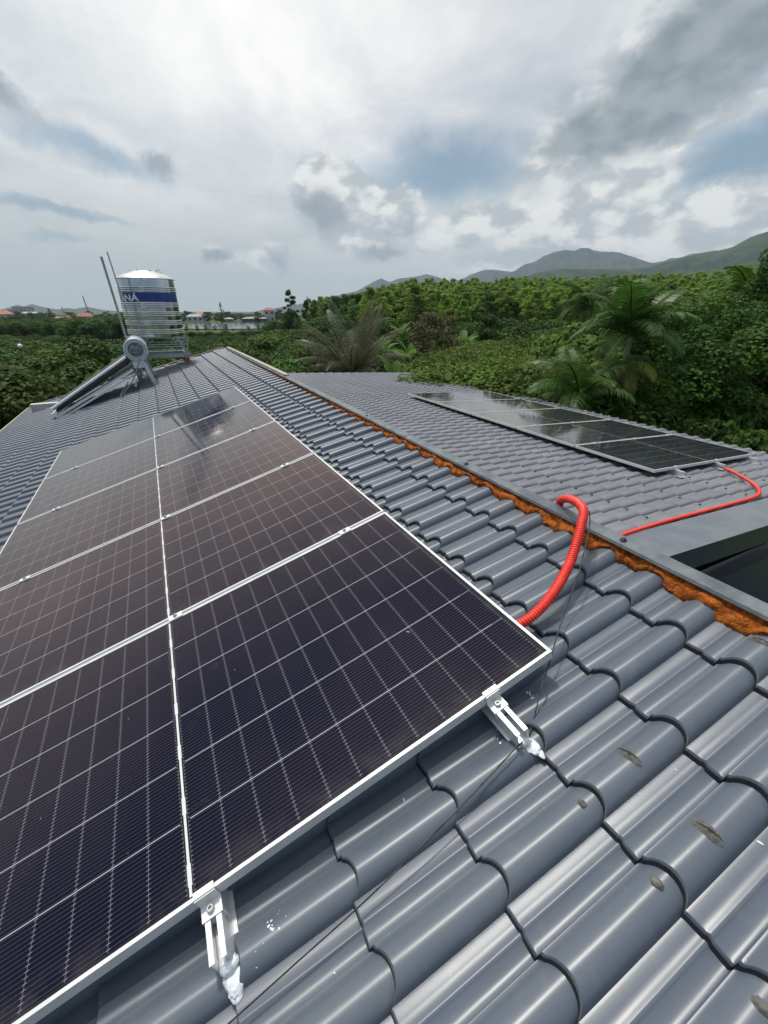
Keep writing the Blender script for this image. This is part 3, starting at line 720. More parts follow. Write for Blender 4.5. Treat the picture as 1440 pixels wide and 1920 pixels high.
# letters wrapped round the band
cu = bpy.data.curves.new('txt', 'FONT'); cu.body = '\u00c2N\u00c1'; cu.size = .20; cu.extrude = .003; cu.resolution_u = 3; cu.offset = .004
to = bpy.data.objects.new('txt', cu); col.objects.link(to); bpy.context.view_layer.update()
me = bpy.data.meshes.new_from_object(to.evaluated_get(bpy.context.evaluated_depsgraph_get())); bpy.data.objects.remove(to)
xs = [v.co.x for v in me.vertices]; xmax = max(xs)
h_ = zA-zB
pe = atY(259.5, 556, 11.47); aend = atan2(pe.x-TC.x, -(sqrt(max(.01, TR*TR-(pe.x-TC.x)**2))))      # angle of the last letter's right edge from -Y
th1 = math.asin((pe.x-TC.x)/TR)
for v in me.vertices:
    s_ = (v.co.x-xmax)*1.18; th = th1+s_/TR; r_ = TR+.002+max(0, v.co.z+.003)*.5
    v.co = Vector((r_*sin(th), -r_*cos(th), zB+.018+v.co.y*.82*h_/.17+1.3))
me.materials.append(M_white); lo = mesh_obj('lettering', me, band)
# stand
st = MB(); q = .46; zs = -.95
for sx in (-1, 1):
    st.bar((TC.x+sx*q*1.12, TC.y-q, zs+.06), (TC.x+sx*q*1.12, TC.y+q, zs+.06), .05, .05)
    for sy in (-1, 1):
        a = Vector((TC.x+sx*.40, TC.y+sy*.40, zb-.02)); b = Vector((TC.x+sx*.55, TC.y+sy*q, zs+.05)); c = Vector((TC.x+sx*.62, TC.y+sy*.42, zb-.02))
        st.bar(a, b, .03, .03); st.bar(c, b, .03, .03); st.bar(a.lerp(b, .45), c.lerp(b, .45), .02, .02)
for z, e in ((zb-.03, .62), (zs+.26, .58), (zs+.15, .56)):
    for sy in (-1, 1): st.bar((TC.x-e, TC.y+sy*.44, z), (TC.x+e, TC.y+sy*.44, z), .035, .022)
for sy in (-1, 1): st.bar((TC.x-.62, TC.y+sy*q, zs+.02), (TC.x+.60, TC.y+sy*q, zs+.02), .05, .075)
loc(st).build('stand', M_steel, tank)
for sx, sy in ((-1, -1), (1, -1), (-1, 1), (1, 1)):
    x = TC.x+sx*.53; y = TC.y+sy*q; zr = L((x-P0.x)/cos(AL), 0, DL).z; m = MB(); m.bar((x, y, zr-.03), (x, y, zs-.02), .09, .07, (0, 1, 0)); loc(m).build('leg', M_rust if sx > 0 else M_steel, tank)

# ------------------------------------------------------------------ two steel poles
for (a, b, w_, lab) in (((190, 482), (239, 641), .045, 'thick grey steel pole standing left of the water tank'), ((201, 473), (258, 648), .024, 'thin steel pole in front of the water tank')):
    A = atY(*a, 11.4); B = atY(*b, 11.4); d = (B-A); t = 0
    while True:
        Pp = A+d*t; hh = (Pp-P0).dot(nL)
        if hh < DL+.03 or t > 3: break
        t += .01
    m = MB(); m.bar(Pp, A, w_, w_, (0, 1, 0)); m.box(A, (w_*1.15, w_*1.15, .012)); o = m.build('pole', M_steel); tag(o, lab, 'pole')

# ------------------------------------------------------------------ solar water heater
HY = 10.1; HC = Vector((-.30, HY, -.685)); HR = .205; HL = 1.42
heat = empty('solar_water_heater', (-.9, HY+.7, -1.7), label='solar water heater with round silver tank and glass tubes on the steep roof', cat='water heater')
def hl(m): m.v = [(x+.9, y-HY-.7, z+1.7) for x, y, z in m.v]; return m
RX = Matrix(((1, 0, 0), (0, 0, 1), (0, -1, 0)))       # local z -> +Y
m = MB(); m.lathe([(HR*.93, .03), (HR, .03), (HR, HL), (HR*.9, HL+.03), (0, HL+.04)], HC, 48, R=RX); hl(m).build('storage_cylinder', M_dome, heat, smooth=40)
M_cap2 = noisy('moulded_end_cap', (.42, .49, .52), (.52, .58, .60), 14, .35, .5, metal=.25)
m = MB(); m.lathe([(HR+.004, .05), (HR+.010, .03), (HR+.010, -.005), (HR-.002, -.018), (HR-.018, -.018), (HR-.028, -.006), (HR-.045, -.006), (HR-.052, -.016), (HR-.062, -.016), (HR-.07, -.008)], HC, 48, R=RX)
m.lathe([(HR-.07, -.008), (.10, -.012), (0, -.02)], HC, 48, R=RX, mi=1); m.lathe([(HR-.027, -.0055), (HR-.046, -.0055)], HC, 48, R=RX, mi=1)
for k in range(8):
    a = k*pi/4+.2; c = HC+Vector((cos(a)*(HR-.036), -.010, sin(a)*(HR-.036))); m.box(c, (.05, .012, .016), Matrix.Rotation(-a+pi/2, 3, 'Y').to_3x3(), bev=.003)
for cx, cz in ((-.055, .01), (.045, .0)):
    m.tube([HC+Vector((cx+cos(t)*.038, -.022, cz+sin(t)*.034)) for t in np.linspace(-.3, pi+.3, 9)], .006, 6)
m.tube([HC+Vector((-.055+x, -.022, -.02-.02*cos((x-.05)*14))) for x in np.linspace(0, .1, 6)], .006, 6)
for k in range(5): m.box(HC+Vector((-.06+.03*k, -.02, .062+.018*sin(k*2))), (.014, .02, .03), bev=.003)
hl(m).build('end_cap', [M_cap2, noisy('cap_recess', (.07, .09, .10), (.16, .19, .20), 30, .4)], heat, smooth=40)
M_bright = noisy('bright_aluminium', (.74, .75, .76), (.80, .81, .82), 10, .35, .45, metal=.3)
M_tube = noisy('evacuated_glass_tube', (.012, .014, .022), (.02, .022, .03), 4, .04, .08)
Ta = atY(237, 671, HY); Tb = atY(99, 768, HY)
for k in range(15):
    y = .045+k*.093; dd = Vector((0, y, 0)); m = MB(); ax = (Tb-Ta).normalized()
    P = [Ta+dd, Tb+dd-ax*.03, Tb+dd-ax*.012, Tb+dd]; m.tube(P, [.029, .029, .022, .008], 14); hl(m).build('glass_tube', M_tube, heat, smooth=50)
m = MB()
ax = (Tb-Ta).normalized(); off = ax.cross(Vector((0, 1, 0))).normalized()
if off.z > 0: off = -off
for y in (0, HL-.04):
    dd = Vector((0, y, 0)); a = atY(250, 694, HY)+dd; b = atY(106, 783, HY)+dd
    m.bar(a+Vector((0, -.02, .01)), b+Vector((0, -.02, .01)), .035, .045); m.bar(a+Vector((.02, -.03, -.060)), b+Vector((.02, -.03, -.045)), .030, .034)
b0 = atY(100, 778, HY); m.bar(b0+Vector((0, -.02, 0)), b0+Vector((0, HL, 0)), .07, .05, off); m.bar(b0+Vector((.06, -.02, -.05)), b0+Vector((.06, HL, -.05)), .05, .04, off)
for t in (.3, .62):
    p = Ta.lerp(Tb, t)+off*.11; m.bar(p, p+Vector((0, HL, 0)), .03, .015, off)
hl(m).build('collector_frame', M_bright, heat)
m = MB(); q0 = (Ta.lerp(Tb, .02)+off*.085); q1 = (Ta.lerp(Tb, .99)+off*.06); m.bar(q0+Vector((0, HL/2, 0)), q1+Vector((0, HL/2, 0)), HL-.04, .05, off)
hl(m).build('back_board', M_blk, heat)
m = MB(); dd = Vector((0, .0, 0)); m.tube([Ta+dd-off*.016+Vector((0, -.03, 0)), Tb+dd-off*.016+Vector((0, -.03, 0))], .026, 10); hl(m).build('tube_highlight', M_bright, heat, smooth=60)  # added bright tube standing for the sky's reflection on the nearest glass tube
m = MB(); m.box(HC+Vector((.0, .02, -.27)), (.21, .03, .13), bev=.004); m.box(HC+Vector((.0, HL-.05, -.27)), (.21, .03, .13), bev=.004)
for y in (.02, HL-.05): m.lathe([(HR+.012, -.03), (HR+.012, .03)], HC+Vector((0, y+.03, 0)), 32, R=RX)
hl(m).build('cradle', M_alu, heat)
for y in (.0, HL-.05):
    top = HC+Vector((.095, y, -.24)); foot = Vector((-.08, HY+y, -1.375)); m = MB(); m.bar(top, foot+Vector((0, 0, .0)), .016, .06, (1, 0, 0)); m.bar(top+Vector((.03, 0, 0)), foot+Vector((.03, 0, 0)), .06, .014, (1, 0, 0)); hl(m).build('leg', M_alu, heat)
m = MB()
for y in (.0, HL-.05): m.bar(Vector((-.03, HY+y, -1.372)), L(-.66, HY+y-P0.y, DL+.045), .04, .022)
m.bar(Vector((-.45, HY, -1.36)), Vector((-.45, HY+HL, -1.36)), .035, .02)
m.bar(atY(236, 712, HY+.5), atY(262, 700, HY+.5), .03, .02)
hl(m).build('base_frame', M_alu, heat)
A_ = atY(261, 668, HY-.03); m = MB()
m.tube(catmull([A_, atY(260, 676, HY-.06), atY(258, 688, HY-.05), atY(255, 697, HY-.04), atY(251, 710, HY-.04), atY(243, 722, HY-.05), atY(232, 738, HY-.08), atY(226.5, 744, HY-.09), atY(227, 738, HY-.02), atY(233, 729, HY+.03), atY(240, 717, HY+.08)], 6), .011, 8)
hl(m).build('pipe', M_steel, heat, smooth=60)

# ------------------------------------------------------------------ vegetation
def leaf_mat(name, c1, c2, c3=None, rough=.6, trans=.35, spec=.15):
    m_ = bpy.data.materials.new(name); m_.use_nodes = True; N = NB(m_.node_tree); b = m_.node_tree.nodes['Principled BSDF']
    geo = N.n('ShaderNodeNewGeometry'); oi = N.n('ShaderNodeObjectInfo')
    k = N.mix(geo.outputs['Random Per Island'], c1, c2)
    if c3: k = N.mix(N.mr(N.noise(geo.outputs['Position'], .35, 3, .5), .45, .65, 0, .7), k, c3)
    hv = N.n('ShaderNodeHueSaturation'); N.link(hv.inputs['Color'], k)
    N.link(hv.inputs['Value'], N.mr(oi.outputs['Random'], 0., 1., .78, 1.25, False)); N.link(hv.inputs['Hue'], N.mr(oi.outputs['Random'], 0., 1., .485, .512, False))
    N.link(b.inputs['Base Color'], hv.outputs[0]); b.inputs['Roughness'].default_value = rough; b.inputs['Specular IOR Level'].default_value = spec
    tr = N.n('ShaderNodeBsdfTranslucent'); N.link(tr.inputs[0], hv.outputs[0]); mxs = N.n('ShaderNodeMixShader'); mxs.inputs[0].default_value = trans
    out = m_.node_tree.nodes['Material Output']; N.link(mxs.inputs[1], b.outputs[0]); N.link(mxs.inputs[2], tr.outputs[0]); N.link(out.inputs[0], mxs.outputs[0])
    return m_
M_bark = noisy('bark', (.10, .085, .065), (.18, .16, .13), 6, .9, bump=.5)
M_barkp = noisy('pale_bark', (.26, .24, .20), (.36, .33, .28), 6, .9, bump=.5)
F_dark = leaf_mat('dark_leaves', (.016, .044, .007), (.055, .12, .018), (.09, .16, .026))
F_orch = leaf_mat('orchard_leaves', (.018, .048, .008), (.055, .115, .018), (.095, .15, .025))
F_euc = leaf_mat('plantation_leaves', (.11, .205, .022), (.23, .345, .050), (.29, .36, .06), trans=.5)
F_mid = leaf_mat('mid_green_leaves', (.030, .075, .010), (.08, .16, .022), (.05, .10, .02))
F_light = leaf_mat('light_green_leaves', (.085, .16, .028), (.15, .25, .05), trans=.45)
F_brown = leaf_mat('brownish_leaves', (.085, .080, .035), (.13, .125, .05), (.05, .075, .025))
F_far = leaf_mat('far_leaves', (.025, .055, .014), (.060, .10, .026), (.045, .07, .02))
F_cocos = leaf_mat('coconut_leaves', (.085, .088, .045), (.15, .145, .085), (.06, .085, .03), rough=.4, spec=.5)
F_areca = leaf_mat('areca_leaves', (.026, .072, .010), (.070, .150, .022), rough=.42, spec=.35, trans=.3)
F_dry = leaf_mat('yellowing_leaves', (.13, .18, .03), (.27, .28, .07))
F_ban = leaf_mat('banana_leaves', (.07, .15, .025), (.13, .24, .05), trans=.5)

def leaves_mesh(name, C, Nrm, size, mat_, seed, aspect=.55):
    """C: leaf centres (n,3), Nrm: preferred normals; each leaf is a folded rhombus"""
    rs = np.random.RandomState(seed); n = len(C)
    nr = Nrm+rs.normal(0, .55, (n, 3)); nr /= np.linalg.norm(nr, axis=1)[:, None]+1e-9
    t = rs.normal(0, 1, (n, 3)); t -= (t*nr).sum(1)[:, None]*nr; t /= np.linalg.norm(t, axis=1)[:, None]+1e-9
    b = np.cross(nr, t); s = (size*rs.uniform(.6, 1.35, n))[:, None]
    V = np.empty((n, 4, 3)); V[:, 0] = C-t*s*.5; V[:, 1] = C+b*s*.5*aspect-nr*s*.06; V[:, 2] = C+t*s*.5-nr*s*.1; V[:, 3] = C-b*s*.5*aspect-nr*s*.06
    me = bpy.data.meshes.new(name); me.vertices.add(n*4); me.vertices.foreach_set('co', V.reshape(-1)); me.loops.add(n*4); me.loops.foreach_set('vertex_index', np.arange(n*4, dtype=np.int32))
    me.polygons.add(n); me.polygons.foreach_set('loop_start', np.arange(0, n*4, 4, dtype=np.int32)); me.update(calc_edges=True); me.materials.append(mat_)
    return me
def crown_pts(clumps, n, seed, low=-.35, inner=.6):
    rs = np.random.RandomState(seed); cl = np.array([(*c, *r) for c, r in clumps]); area = (cl[:, 3]*cl[:, 5]); pick = rs.choice(len(cl), n, p=area/area.sum())
    d = rs.normal(0, 1, (n, 3)); d /= np.linalg.norm(d, axis=1)[:, None]; bad = d[:, 2] < low; d[bad, 2] *= -1
    r = rs.uniform(inner, 1.06, n)**.6; C = cl[pick, :3]+d*cl[pick, 3:6]*r[:, None]
    nn = d/cl[pick, 3:6]; nn /= np.linalg.norm(nn, axis=1)[:, None]; nn[:, 2] += .5
    return C, nn
def clumps_round(R_, H_, z0, k, seed, cr=.34, shape='round'):
    """clumps spread through a crown of radius R_ and height H_ standing on z0"""
    rnd = random.Random(seed); out = []
    for i in range(k):
        t = (i+rnd.random())/k; a = rnd.uniform(0, 2*pi)
        if shape == 'round': prof_ = sqrt(max(.05, 1-(2*t-1)**2*.9))
        elif shape == 'cone': prof_ = (1-t)**.75*.95+.10
        elif shape == 'oval': prof_ = max(.12, sin(pi*min(1, t*.86+.14)))**.8
        elif shape == 'dome': prof_ = sqrt(max(.03, 1-t*t))
        rr = R_*prof_*sqrt(rnd.uniform(.15, 1)); s_ = R_*cr*rnd.uniform(.6, 1.25)*(1 if shape != 'cone' else (.55+.6*(1-t)))
        out.append(((rr*cos(a), rr*sin(a), z0+H_*t), (s_, s_, s_*rnd.uniform(.6, .85))))
    return out
def trunk_mb(h, r, seed, limbs=4, spread=.5, top=.8):
    rnd = random.Random(seed); m = MB(); lean = Vector((rnd.uniform(-.04, .04)*h, rnd.uniform(-.04, .04)*h, 0))
    P = [Vector((0, 0, -.1*h))]+[Vector((lean.x*t*t+sin(t*5+seed)*.012*h, lean.y*t*t+cos(t*4+seed)*.012*h, h*t*top)) for t in (.0, .25, .5, .75, 1.)]
    m.tube(P, [r*1.25, r*1.1, r*.85, r*.68, r*.48, r*.2], 7)
    for i in range(limbs):
        t = rnd.uniform(.35, .85); a = rnd.uniform(0, 2*pi); b = P[1].lerp(P[-1], t); e = b+Vector((cos(a)*spread*h*.5, sin(a)*spread*h*.5, h*.22))
        m.tube([b, b.lerp(e, .5)+Vector((0, 0, -.02*h)), e], [r*.4, r*.28, r*.1], 5)
    return m
def tree_kind(name, H_, Rr, z0, k, n, size, F_, seed, shape='round', cr=.34, bark=None, tr=.1, limbs=4, low=-.35, inner=.6, aspect=.6):
    """returns (crown mesh, trunk mesh), built once and shared"""
    C, nn = crown_pts(clumps_round(Rr, H_-z0-Rr*cr*.5, z0, k, seed, cr, shape), n, seed, low, inner)
    cm = leaves_mesh(name+'_crown', C, nn, size, F_, seed, aspect)
    tm = trunk_mb(H_, tr, seed, limbs, Rr/H_*1.1)
    me = bpy.data.meshes.new(name+'_trunk'); me.from_pydata(tm.v, [], tm.f); me.materials.append(bark or M_bark); me.shade_smooth()
    return cm, me, H_
def plant(name, kind, px, pytop, D, label, cat='tree', group=None, rot=None, wide=1., zoff=0, H=None):
    """stand a tree at distance D in the direction of picture column px, tall enough to reach picture row pytop"""
    p = atD(px, pytop, D); gz = ground_z(p.x, p.y); h = H or (p.z-gz)
    return put(name, kind, p.x, p.y, gz+zoff, h, label, cat, group, rot, wide)
RS = random.Random(77)
def put(name, kind, x, y, z, h, label, cat='tree', group=None, rot=None, wide=1.):
    cm, tm, H0 = kind; s = h/H0
    root = empty(name, (x, y, z), label=label, cat=cat, group=group); root.rotation_euler.z = RS.uniform(0, 6.28) if rot is None else rot
    root.scale = (s*wide, s*wide, s)
    mesh_obj('crown', cm, root); mesh_obj('trunk', tm, root); return root

ORD = ['leftmost'] + ['%s from the left' % q for q in 'second third fourth fifth sixth seventh eighth ninth tenth eleventh twelfth thirteenth fourteenth fifteenth sixteenth seventeenth eighteenth nineteenth twentieth twenty-first twenty-second twenty-third twenty-fourth twenty-fifth twenty-sixth twenty-seventh twenty-eighth twenty-ninth thirtieth thirty-first thirty-second thirty-third thirty-fourth thirty-fifth'.split()]
def number(objs, fmt):
    objs = sorted([o for o in objs], key=lambda o: atan2(o.location.x, o.location.y))
    for i, o in enumerate(objs): o['label'] = fmt % ORD[i]
# kinds
K_orch = [tree_kind('orchard', 4.6, 2.5, 1.3, 44, 15000, .16, F_orch, 20+i, 'dome', .36, tr=.13) for i in range(3)]
K_euc = [tree_kind('plantation', 10, 1.85, 2.2, 70, 5200, .27, F_euc, 30+i, 'oval', .30, bark=M_barkp, tr=.09, limbs=2, inner=.7) for i in range(4)]
K_euc2 = [tree_kind('plantation_dark', 10, 2.1, 3.0, 34, 3000, .36, F_mid, 36+i, 'oval', .40, tr=.10, limbs=2, inner=.3) for i in range(2)]
K_band = [tree_kind('band', 6.5, 2.6, 1.0, 34, 3500, .34, F_mid, 40+i, 'round', .38, tr=.14) for i in range(3)]
K_far = [tree_kind('far', 8, 3.2, .8, 26, 1500, .6, F_far, 45+i, 'round', .38, tr=.2) for i in range(3)]
K_airy = tree_kind('airy', 12, 2.1, 2.6, 40, 5200, .27, F_far, 50, 'oval', .27, tr=.10, limbs=8, inner=.2)
K_cone = tree_kind('cone', 7, 1.5, .6, 34, 12000, .15, F_dark, 52, 'oval', .38, tr=.1)
K_brown = tree_kind('brown', 5.5, 1.6, 1.6, 55, 8000, .12, F_brown, 54, 'round', .26, tr=.07, limbs=9, inner=.2)
K_bush = [tree_kind('bush', 2.6, 1.8, .2, 30, 14000, .11, F_mid, 56+i, 'dome', .34, tr=.06) for i in range(2)]
K_lbush = tree_kind('lightbush', 3.2, 1.5, .4, 34, 11000, .13, F_light, 60, 'dome', .32, tr=.06)
K_big = tree_kind('big', 8.2, 3.6, 1.0, 150, 105000, .115, F_dark, 62, 'round', .24, tr=.22, limbs=8, low=-.6)
K_sbush = tree_kind('smallbush', 2.6, 1.3, .3, 40, 9000, .11, F_mid, 64, 'dome', .3, tr=.05)

# longan orchard left of and behind the house
pts = []; rr = random.Random(5)
for i in range(-14, 16):
    for j in range(0, 14):
        x = i*4.1+rr.uniform(-.8, .8)+(j % 2)*2; y = 17.5+j*3.9+rr.uniform(-.7, .7); a = math.degrees(atan2(x, y)); r = hypot(x, y)
        if a < -30 or a > 21: continue
        if r > (66 if a < -6 else 52): continue
        if a > 13 and r < 24: continue
        if a < -9 and r > 52: continue
        if a < -8.3 and r > 33: continue
        pts.append((r, x, y))
pts.sort()
for q, (r, x, y) in enumerate(pts):
    put('orchard_tree', K_orch[q % 3], x, y, ground_z(x, y), rr.uniform(3.3, 4.4)+(.9 if r < 34 else 0)-(.7 if r > 45 else 0), 'round dark green orchard tree behind and left of the roofs', group='orchard trees', wide=rr.uniform(1., 1.15))
for (x, y, h) in [(-7.5, 12.5, 3.9), (-9.5, 17, 4.2), (-6.5, 16.5, 4.0), (-12, 13.5, 4.1), (-5.2, 20., 4.2)]:
    put('orchard_tree', K_orch[int(x) % 3], x, y, ground_z(x, y), h, 'round dark green orchard tree behind and left of the roofs', group='orchard trees')
ex = []; thk0 = []
for k in range(40):
    px = 352+(k % 20)*10.5+rr.uniform(-5, 5); D = (72 if k < 20 else 108)+rr.uniform(-8, 8)
    thk0.append(plant('meadow_tree', K_orch[k % 3], px, (632 if k < 20 else 621)+rr.uniform(-3, 5), D, 'x', group='trees between roofs and lake', wide=1.3))
number(thk0[:20], 'rounded green tree between the ridge end and the lake, front row, %s'); number(thk0[20:], 'rounded green tree between the ridge end and the lake, back row, %s')
for k in range(34):
    px = -70+(k % 17)*11+rr.uniform(-4, 4); D = (50 if k < 17 else 74)+rr.uniform(-5, 8)
    if px > (62 if k < 17 else 110): continue
    ex.append(plant('garden_tree', K_orch[k % 3], px, (634 if k >= 17 else 645)+rr.uniform(-4, 4), D, 'x', group='garden trees at the left edge', wide=1.3))
number(ex, 'low dark green tree around the pale shed at far left, %s')
# loose foliage tree just behind the heater
plant('leafy_bush', K_lbush, 232, 672, 17.5, 'bright green leafy bush just behind the solar water heater', 'bush', wide=.8)
# tree band beyond the field on the left
for k in range(150):
    px = -60+(k%75)*8.4+rr.uniform(-5, 5); D = 118+rr.uniform(-3, 12)+(k//75)*16
    if px > 560 or (325 < px < 500): continue
    plant('field_tree', K_band[k % 3], px, 602+rr.uniform(-5, 5)-(4 if 150 < px < 260 else 0), D, 'bushy green tree in the band beyond the field on the left', group='trees beyond the field', wide=rr.uniform(.9, 1.3))
bank = []
for k in range(26):
    px = 335+k*9+rr.uniform(-6, 6); D = 174+rr.uniform(-5, 3)
    if px > 545 or k % 2: continue
    bank.append(plant('bank_tree', K_band[k % 3], px, 611+rr.uniform(-3, 4)-(4 if k % 8 == 0 else 0), D, 'small dark tree on the near bank of the lake', group='trees on the near lake bank', wide=.7))
number(bank, 'small dark tree on the near bank of the lake, %s')
for k in range(190):
    px = -80+(k%120)*6.+rr.uniform(-4, 4); D = 300+rr.uniform(0, 130) if k < 120 else 175+rr.uniform(0, 55)
    if k >= 120 and (360 < px < 560): px -= 260
    plant('distant_tree', K_far[k % 3], px, (588 if k < 120 else 597)+rr.uniform(-5, 6)-(5 if rr.random() < .12 else 0), D, 'distant hazy tree among the houses on the plain', group='distant trees on the plain', wide=rr.uniform(.9, 1.6))
for px, py, D, lab in [(90, 577, 190, 'tall airy tree above the plain at far left'), (412, 566, 250, 'lone tall slim tree on the plain right of the water tank')]:
    plant('tall_tree', K_airy, px, py, D, lab, wide=.6)
plant('tall_tree', K_airy, 541, 541, 68, 'tall loose crowned tree standing alone before the lake', wide=.82, rot=.6)
plant('tall_tree', K_cone, 545, 580, 66, 'dark lower tree at the foot of the tall loose crowned tree', wide=1.2)
plant('conical_tree', K_cone, 572, 562, 92, 'narrow dark conical tree, left of the pair', wide=.55); plant('conical_tree', K_cone, 588, 561, 96, 'narrow dark conical tree, right of the pair', wide=.6)

# plantation on the rising ground to the right
rows = []
for j in range(22):
    D = 84+j*6.4
    for k in range(56):
        px = 590+k*22.+((j % 2)*11)+rr.uniform(-10, 10)
        if px > 1480: continue
        if px < 700 and D < 84+(700-px)*.55: continue
        if px > 1150 and D < 96: continue
        if rr.random() < .10: continue
        rows.append((D+rr.uniform(-3, 3), px))
rows.sort()
def plant_h(px): return 9.3+rr.uniform(-1.6, 1.3)
near_rows = rows[:300]; far_rows = rows[300:]
for q, (D, px) in enumerate(near_rows):
    p = atD(px, 583, D); k = K_euc[q % 4] if (rr.random() < .74 and px > 640) else K_euc2[q % 2]
    put('plantation_tree', k, p.x, p.y, ground_z(p.x, p.y), plant_h(px), 'slender light green plantation tree on the slope below the hills', group='plantation trees', wide=rr.uniform(.85, 1.5))
def merge_stuff(name, items, kinds, label, cat='trees'):
    """many small far crowns as one mesh"""
    allV = []; 
    for (x, y, z, h, w_, q) in items:
        cm, tm, H0 = kinds[q % len(kinds)]; n = len(cm.vertices); co = np.empty(n*3); cm.vertices.foreach_get('co', co); co = co.reshape(-1, 4, 3)[::2]
        s = h/H0; a = q*1.7; c_, s_ = cos(a), sin(a); X = co.copy(); X = X-X.mean(1)[:, None]; X = X*1.35+co.mean(1)[:, None]
        V = np.empty_like(X); V[..., 0] = (X[..., 0]*c_-X[..., 1]*s_)*s*w_+x; V[..., 1] = (X[..., 0]*s_+X[..., 1]*c_)*s*w_+y; V[..., 2] = X[..., 2]*s+z; allV.append(V)
    V = np.concatenate(allV).reshape(-1, 3); n = len(V)//4
    me = bpy.data.meshes.new(name); me.vertices.add(n*4); me.vertices.foreach_set('co', V.reshape(-1)); me.loops.add(n*4); me.loops.foreach_set('vertex_index', np.arange(n*4, dtype=np.int32))
    me.polygons.add(n); me.polygons.foreach_set('loop_start', np.arange(0, n*4, 4, dtype=np.int32)); me.update(calc_edges=True); me.materials.append(kinds[0][0].materials[0])
    return mesh_obj(name, me, label=label, cat=cat, kind='stuff')
items = []
for q, (D, px) in enumerate(far_rows):
    p = atD(px, 583, D); items.append((p.x, p.y, ground_z(p.x, p.y), plant_h(px), rr.uniform(.95, 1.3), q))
for q in range(500):
    px = 640+rr.random()*860; D = 216+rr.random()*150; p = atD(px, 583, D); items.append((p.x, p.y, ground_z(p.x, p.y), plant_h(px)+.5, 1.4, q))
merge_stuff('distant_plantation', items, K_euc, 'far rows of the light green plantation below the hills')
# dark emergent trees on the skyline of the plantation
skl = []
for px, py in [(1033, 529), (1052, 527), (1070, 529), (1086, 528), (1100, 527), (1117, 529), (1135, 530), (716, 545), (730, 540), (742, 541), (698, 548), (690, 546), (757, 543), (653, 556), (1160, 527), (1196, 530)]:
    skl.append(plant('skyline_tree', K_euc2[px % 2], px, py, 205, 'dark tree sticking up on the skyline of the plantation', group='dark skyline trees', wide=1.1))
number(skl, 'dark tree sticking up on the plantation skyline, %s')

# middle ground trees right of the ridge end
mid = [(480, 652, 30), (505, 640, 34), (530, 636, 38), (555, 628, 42), (575, 617, 46), (560, 655, 27), (590, 640, 30), (470, 668, 24), (515, 668, 22), (545, 685, 20), (600, 600, 56), (622, 590, 62), (640, 600, 50), (700, 600, 52), (725, 595, 60), (760, 610, 50), (690, 628, 36), (745, 622, 44), (610, 655, 23.5), (700, 652, 27)]
thk = []
for q, (px, py, D) in enumerate(mid):
    thk.append(plant('bushy_tree', (K_orch+K_bush)[q % 5] if q % 3 else K_cone, px, py, D, 'dark bushy tree in the thicket beyond the ridge end', group='thicket trees beyond the ridge end', wide=1.25 if q % 3 else 1.5))
number(thk, 'dark bushy tree in the thicket beyond the ridge end, %s')
plant('brown_tree', K_brown, 822, 584, 21, 'thin brownish tree with sparse leaves beyond the low roof', wide=.85)
plant('conical_tree', K_cone, 920, 588, 36, 'dark green conical tree in front of the plantation', wide=1.1)
dkb = []
for q, (px, py, D) in enumerate([(962, 606, 40), (985, 603, 42), (1005, 608, 43), (1030, 603, 46), (1050, 600, 44), (870, 612, 55), (890, 606, 60), (1070, 612, 36), (1085, 600, 40), (950, 622, 38), (1045, 625, 34)]):
    dkb.append(plant('dark_bush', (K_orch+K_bush)[q % 5], px, py, D, 'dark rounded bush in front of the plantation', 'bush', group='dark bushes before the plantation', wide=1.3))
number(dkb, 'dark rounded bush in front of the plantation, %s')
K_hedge = [tree_kind('hedge', 2.6, 1.8, .1, 40, 30000, .072, leaf_mat('hedge_leaves', (.06, .11, .014), (.14, .20, .03), (.045, .09, .014)), 70+i, 'dome', .32, tr=.05) for i in range(2)]
q = 0
for D, y0, dy in ((13.6, 700, 'nearest'), (16.5, 684, 'second'), (20, 668, 'third'), (24.5, 655, 'fourth'), (30, 645, 'farthest')):
    row = []
    for k in range(13):
        px = 835+k*24+rr.uniform(-8, 8)-(0 if D > 15 else -30)
        if px > 1130: continue
        row.append(plant('scrub_bush', K_hedge[q % 2], px, y0+rr.uniform(-6, 7), D, 'yellowish green scrub bush beyond the low roof', 'bush', group='scrub bushes beyond the low roof', wide=1.15)); q += 1
    number(row, 'yellowish green scrub bush, %s in the '+dy+' row beyond the low roof')
for px, py, D, lab in [(893, 741, 11.6, 'small light green shrub peeping over the far roof edge'), (925, 735, 11.5, 'bright green young shrub just behind the right panels'), (961, 695, 12.5, 'taller yellow green shrub just behind the right panels')]:
    plant('young_shrub', K_lbush, px, py, D, lab, 'shrub', wide=.28)
plant('light_tree', K_lbush, 1115, 606, 17.5, 'light green leafy tree between the two palms', wide=1.0); plant('light_tree', K_lbush, 1140, 640, 15.5, 'light green leafy bush behind the tall palm trunk', wide=.8)
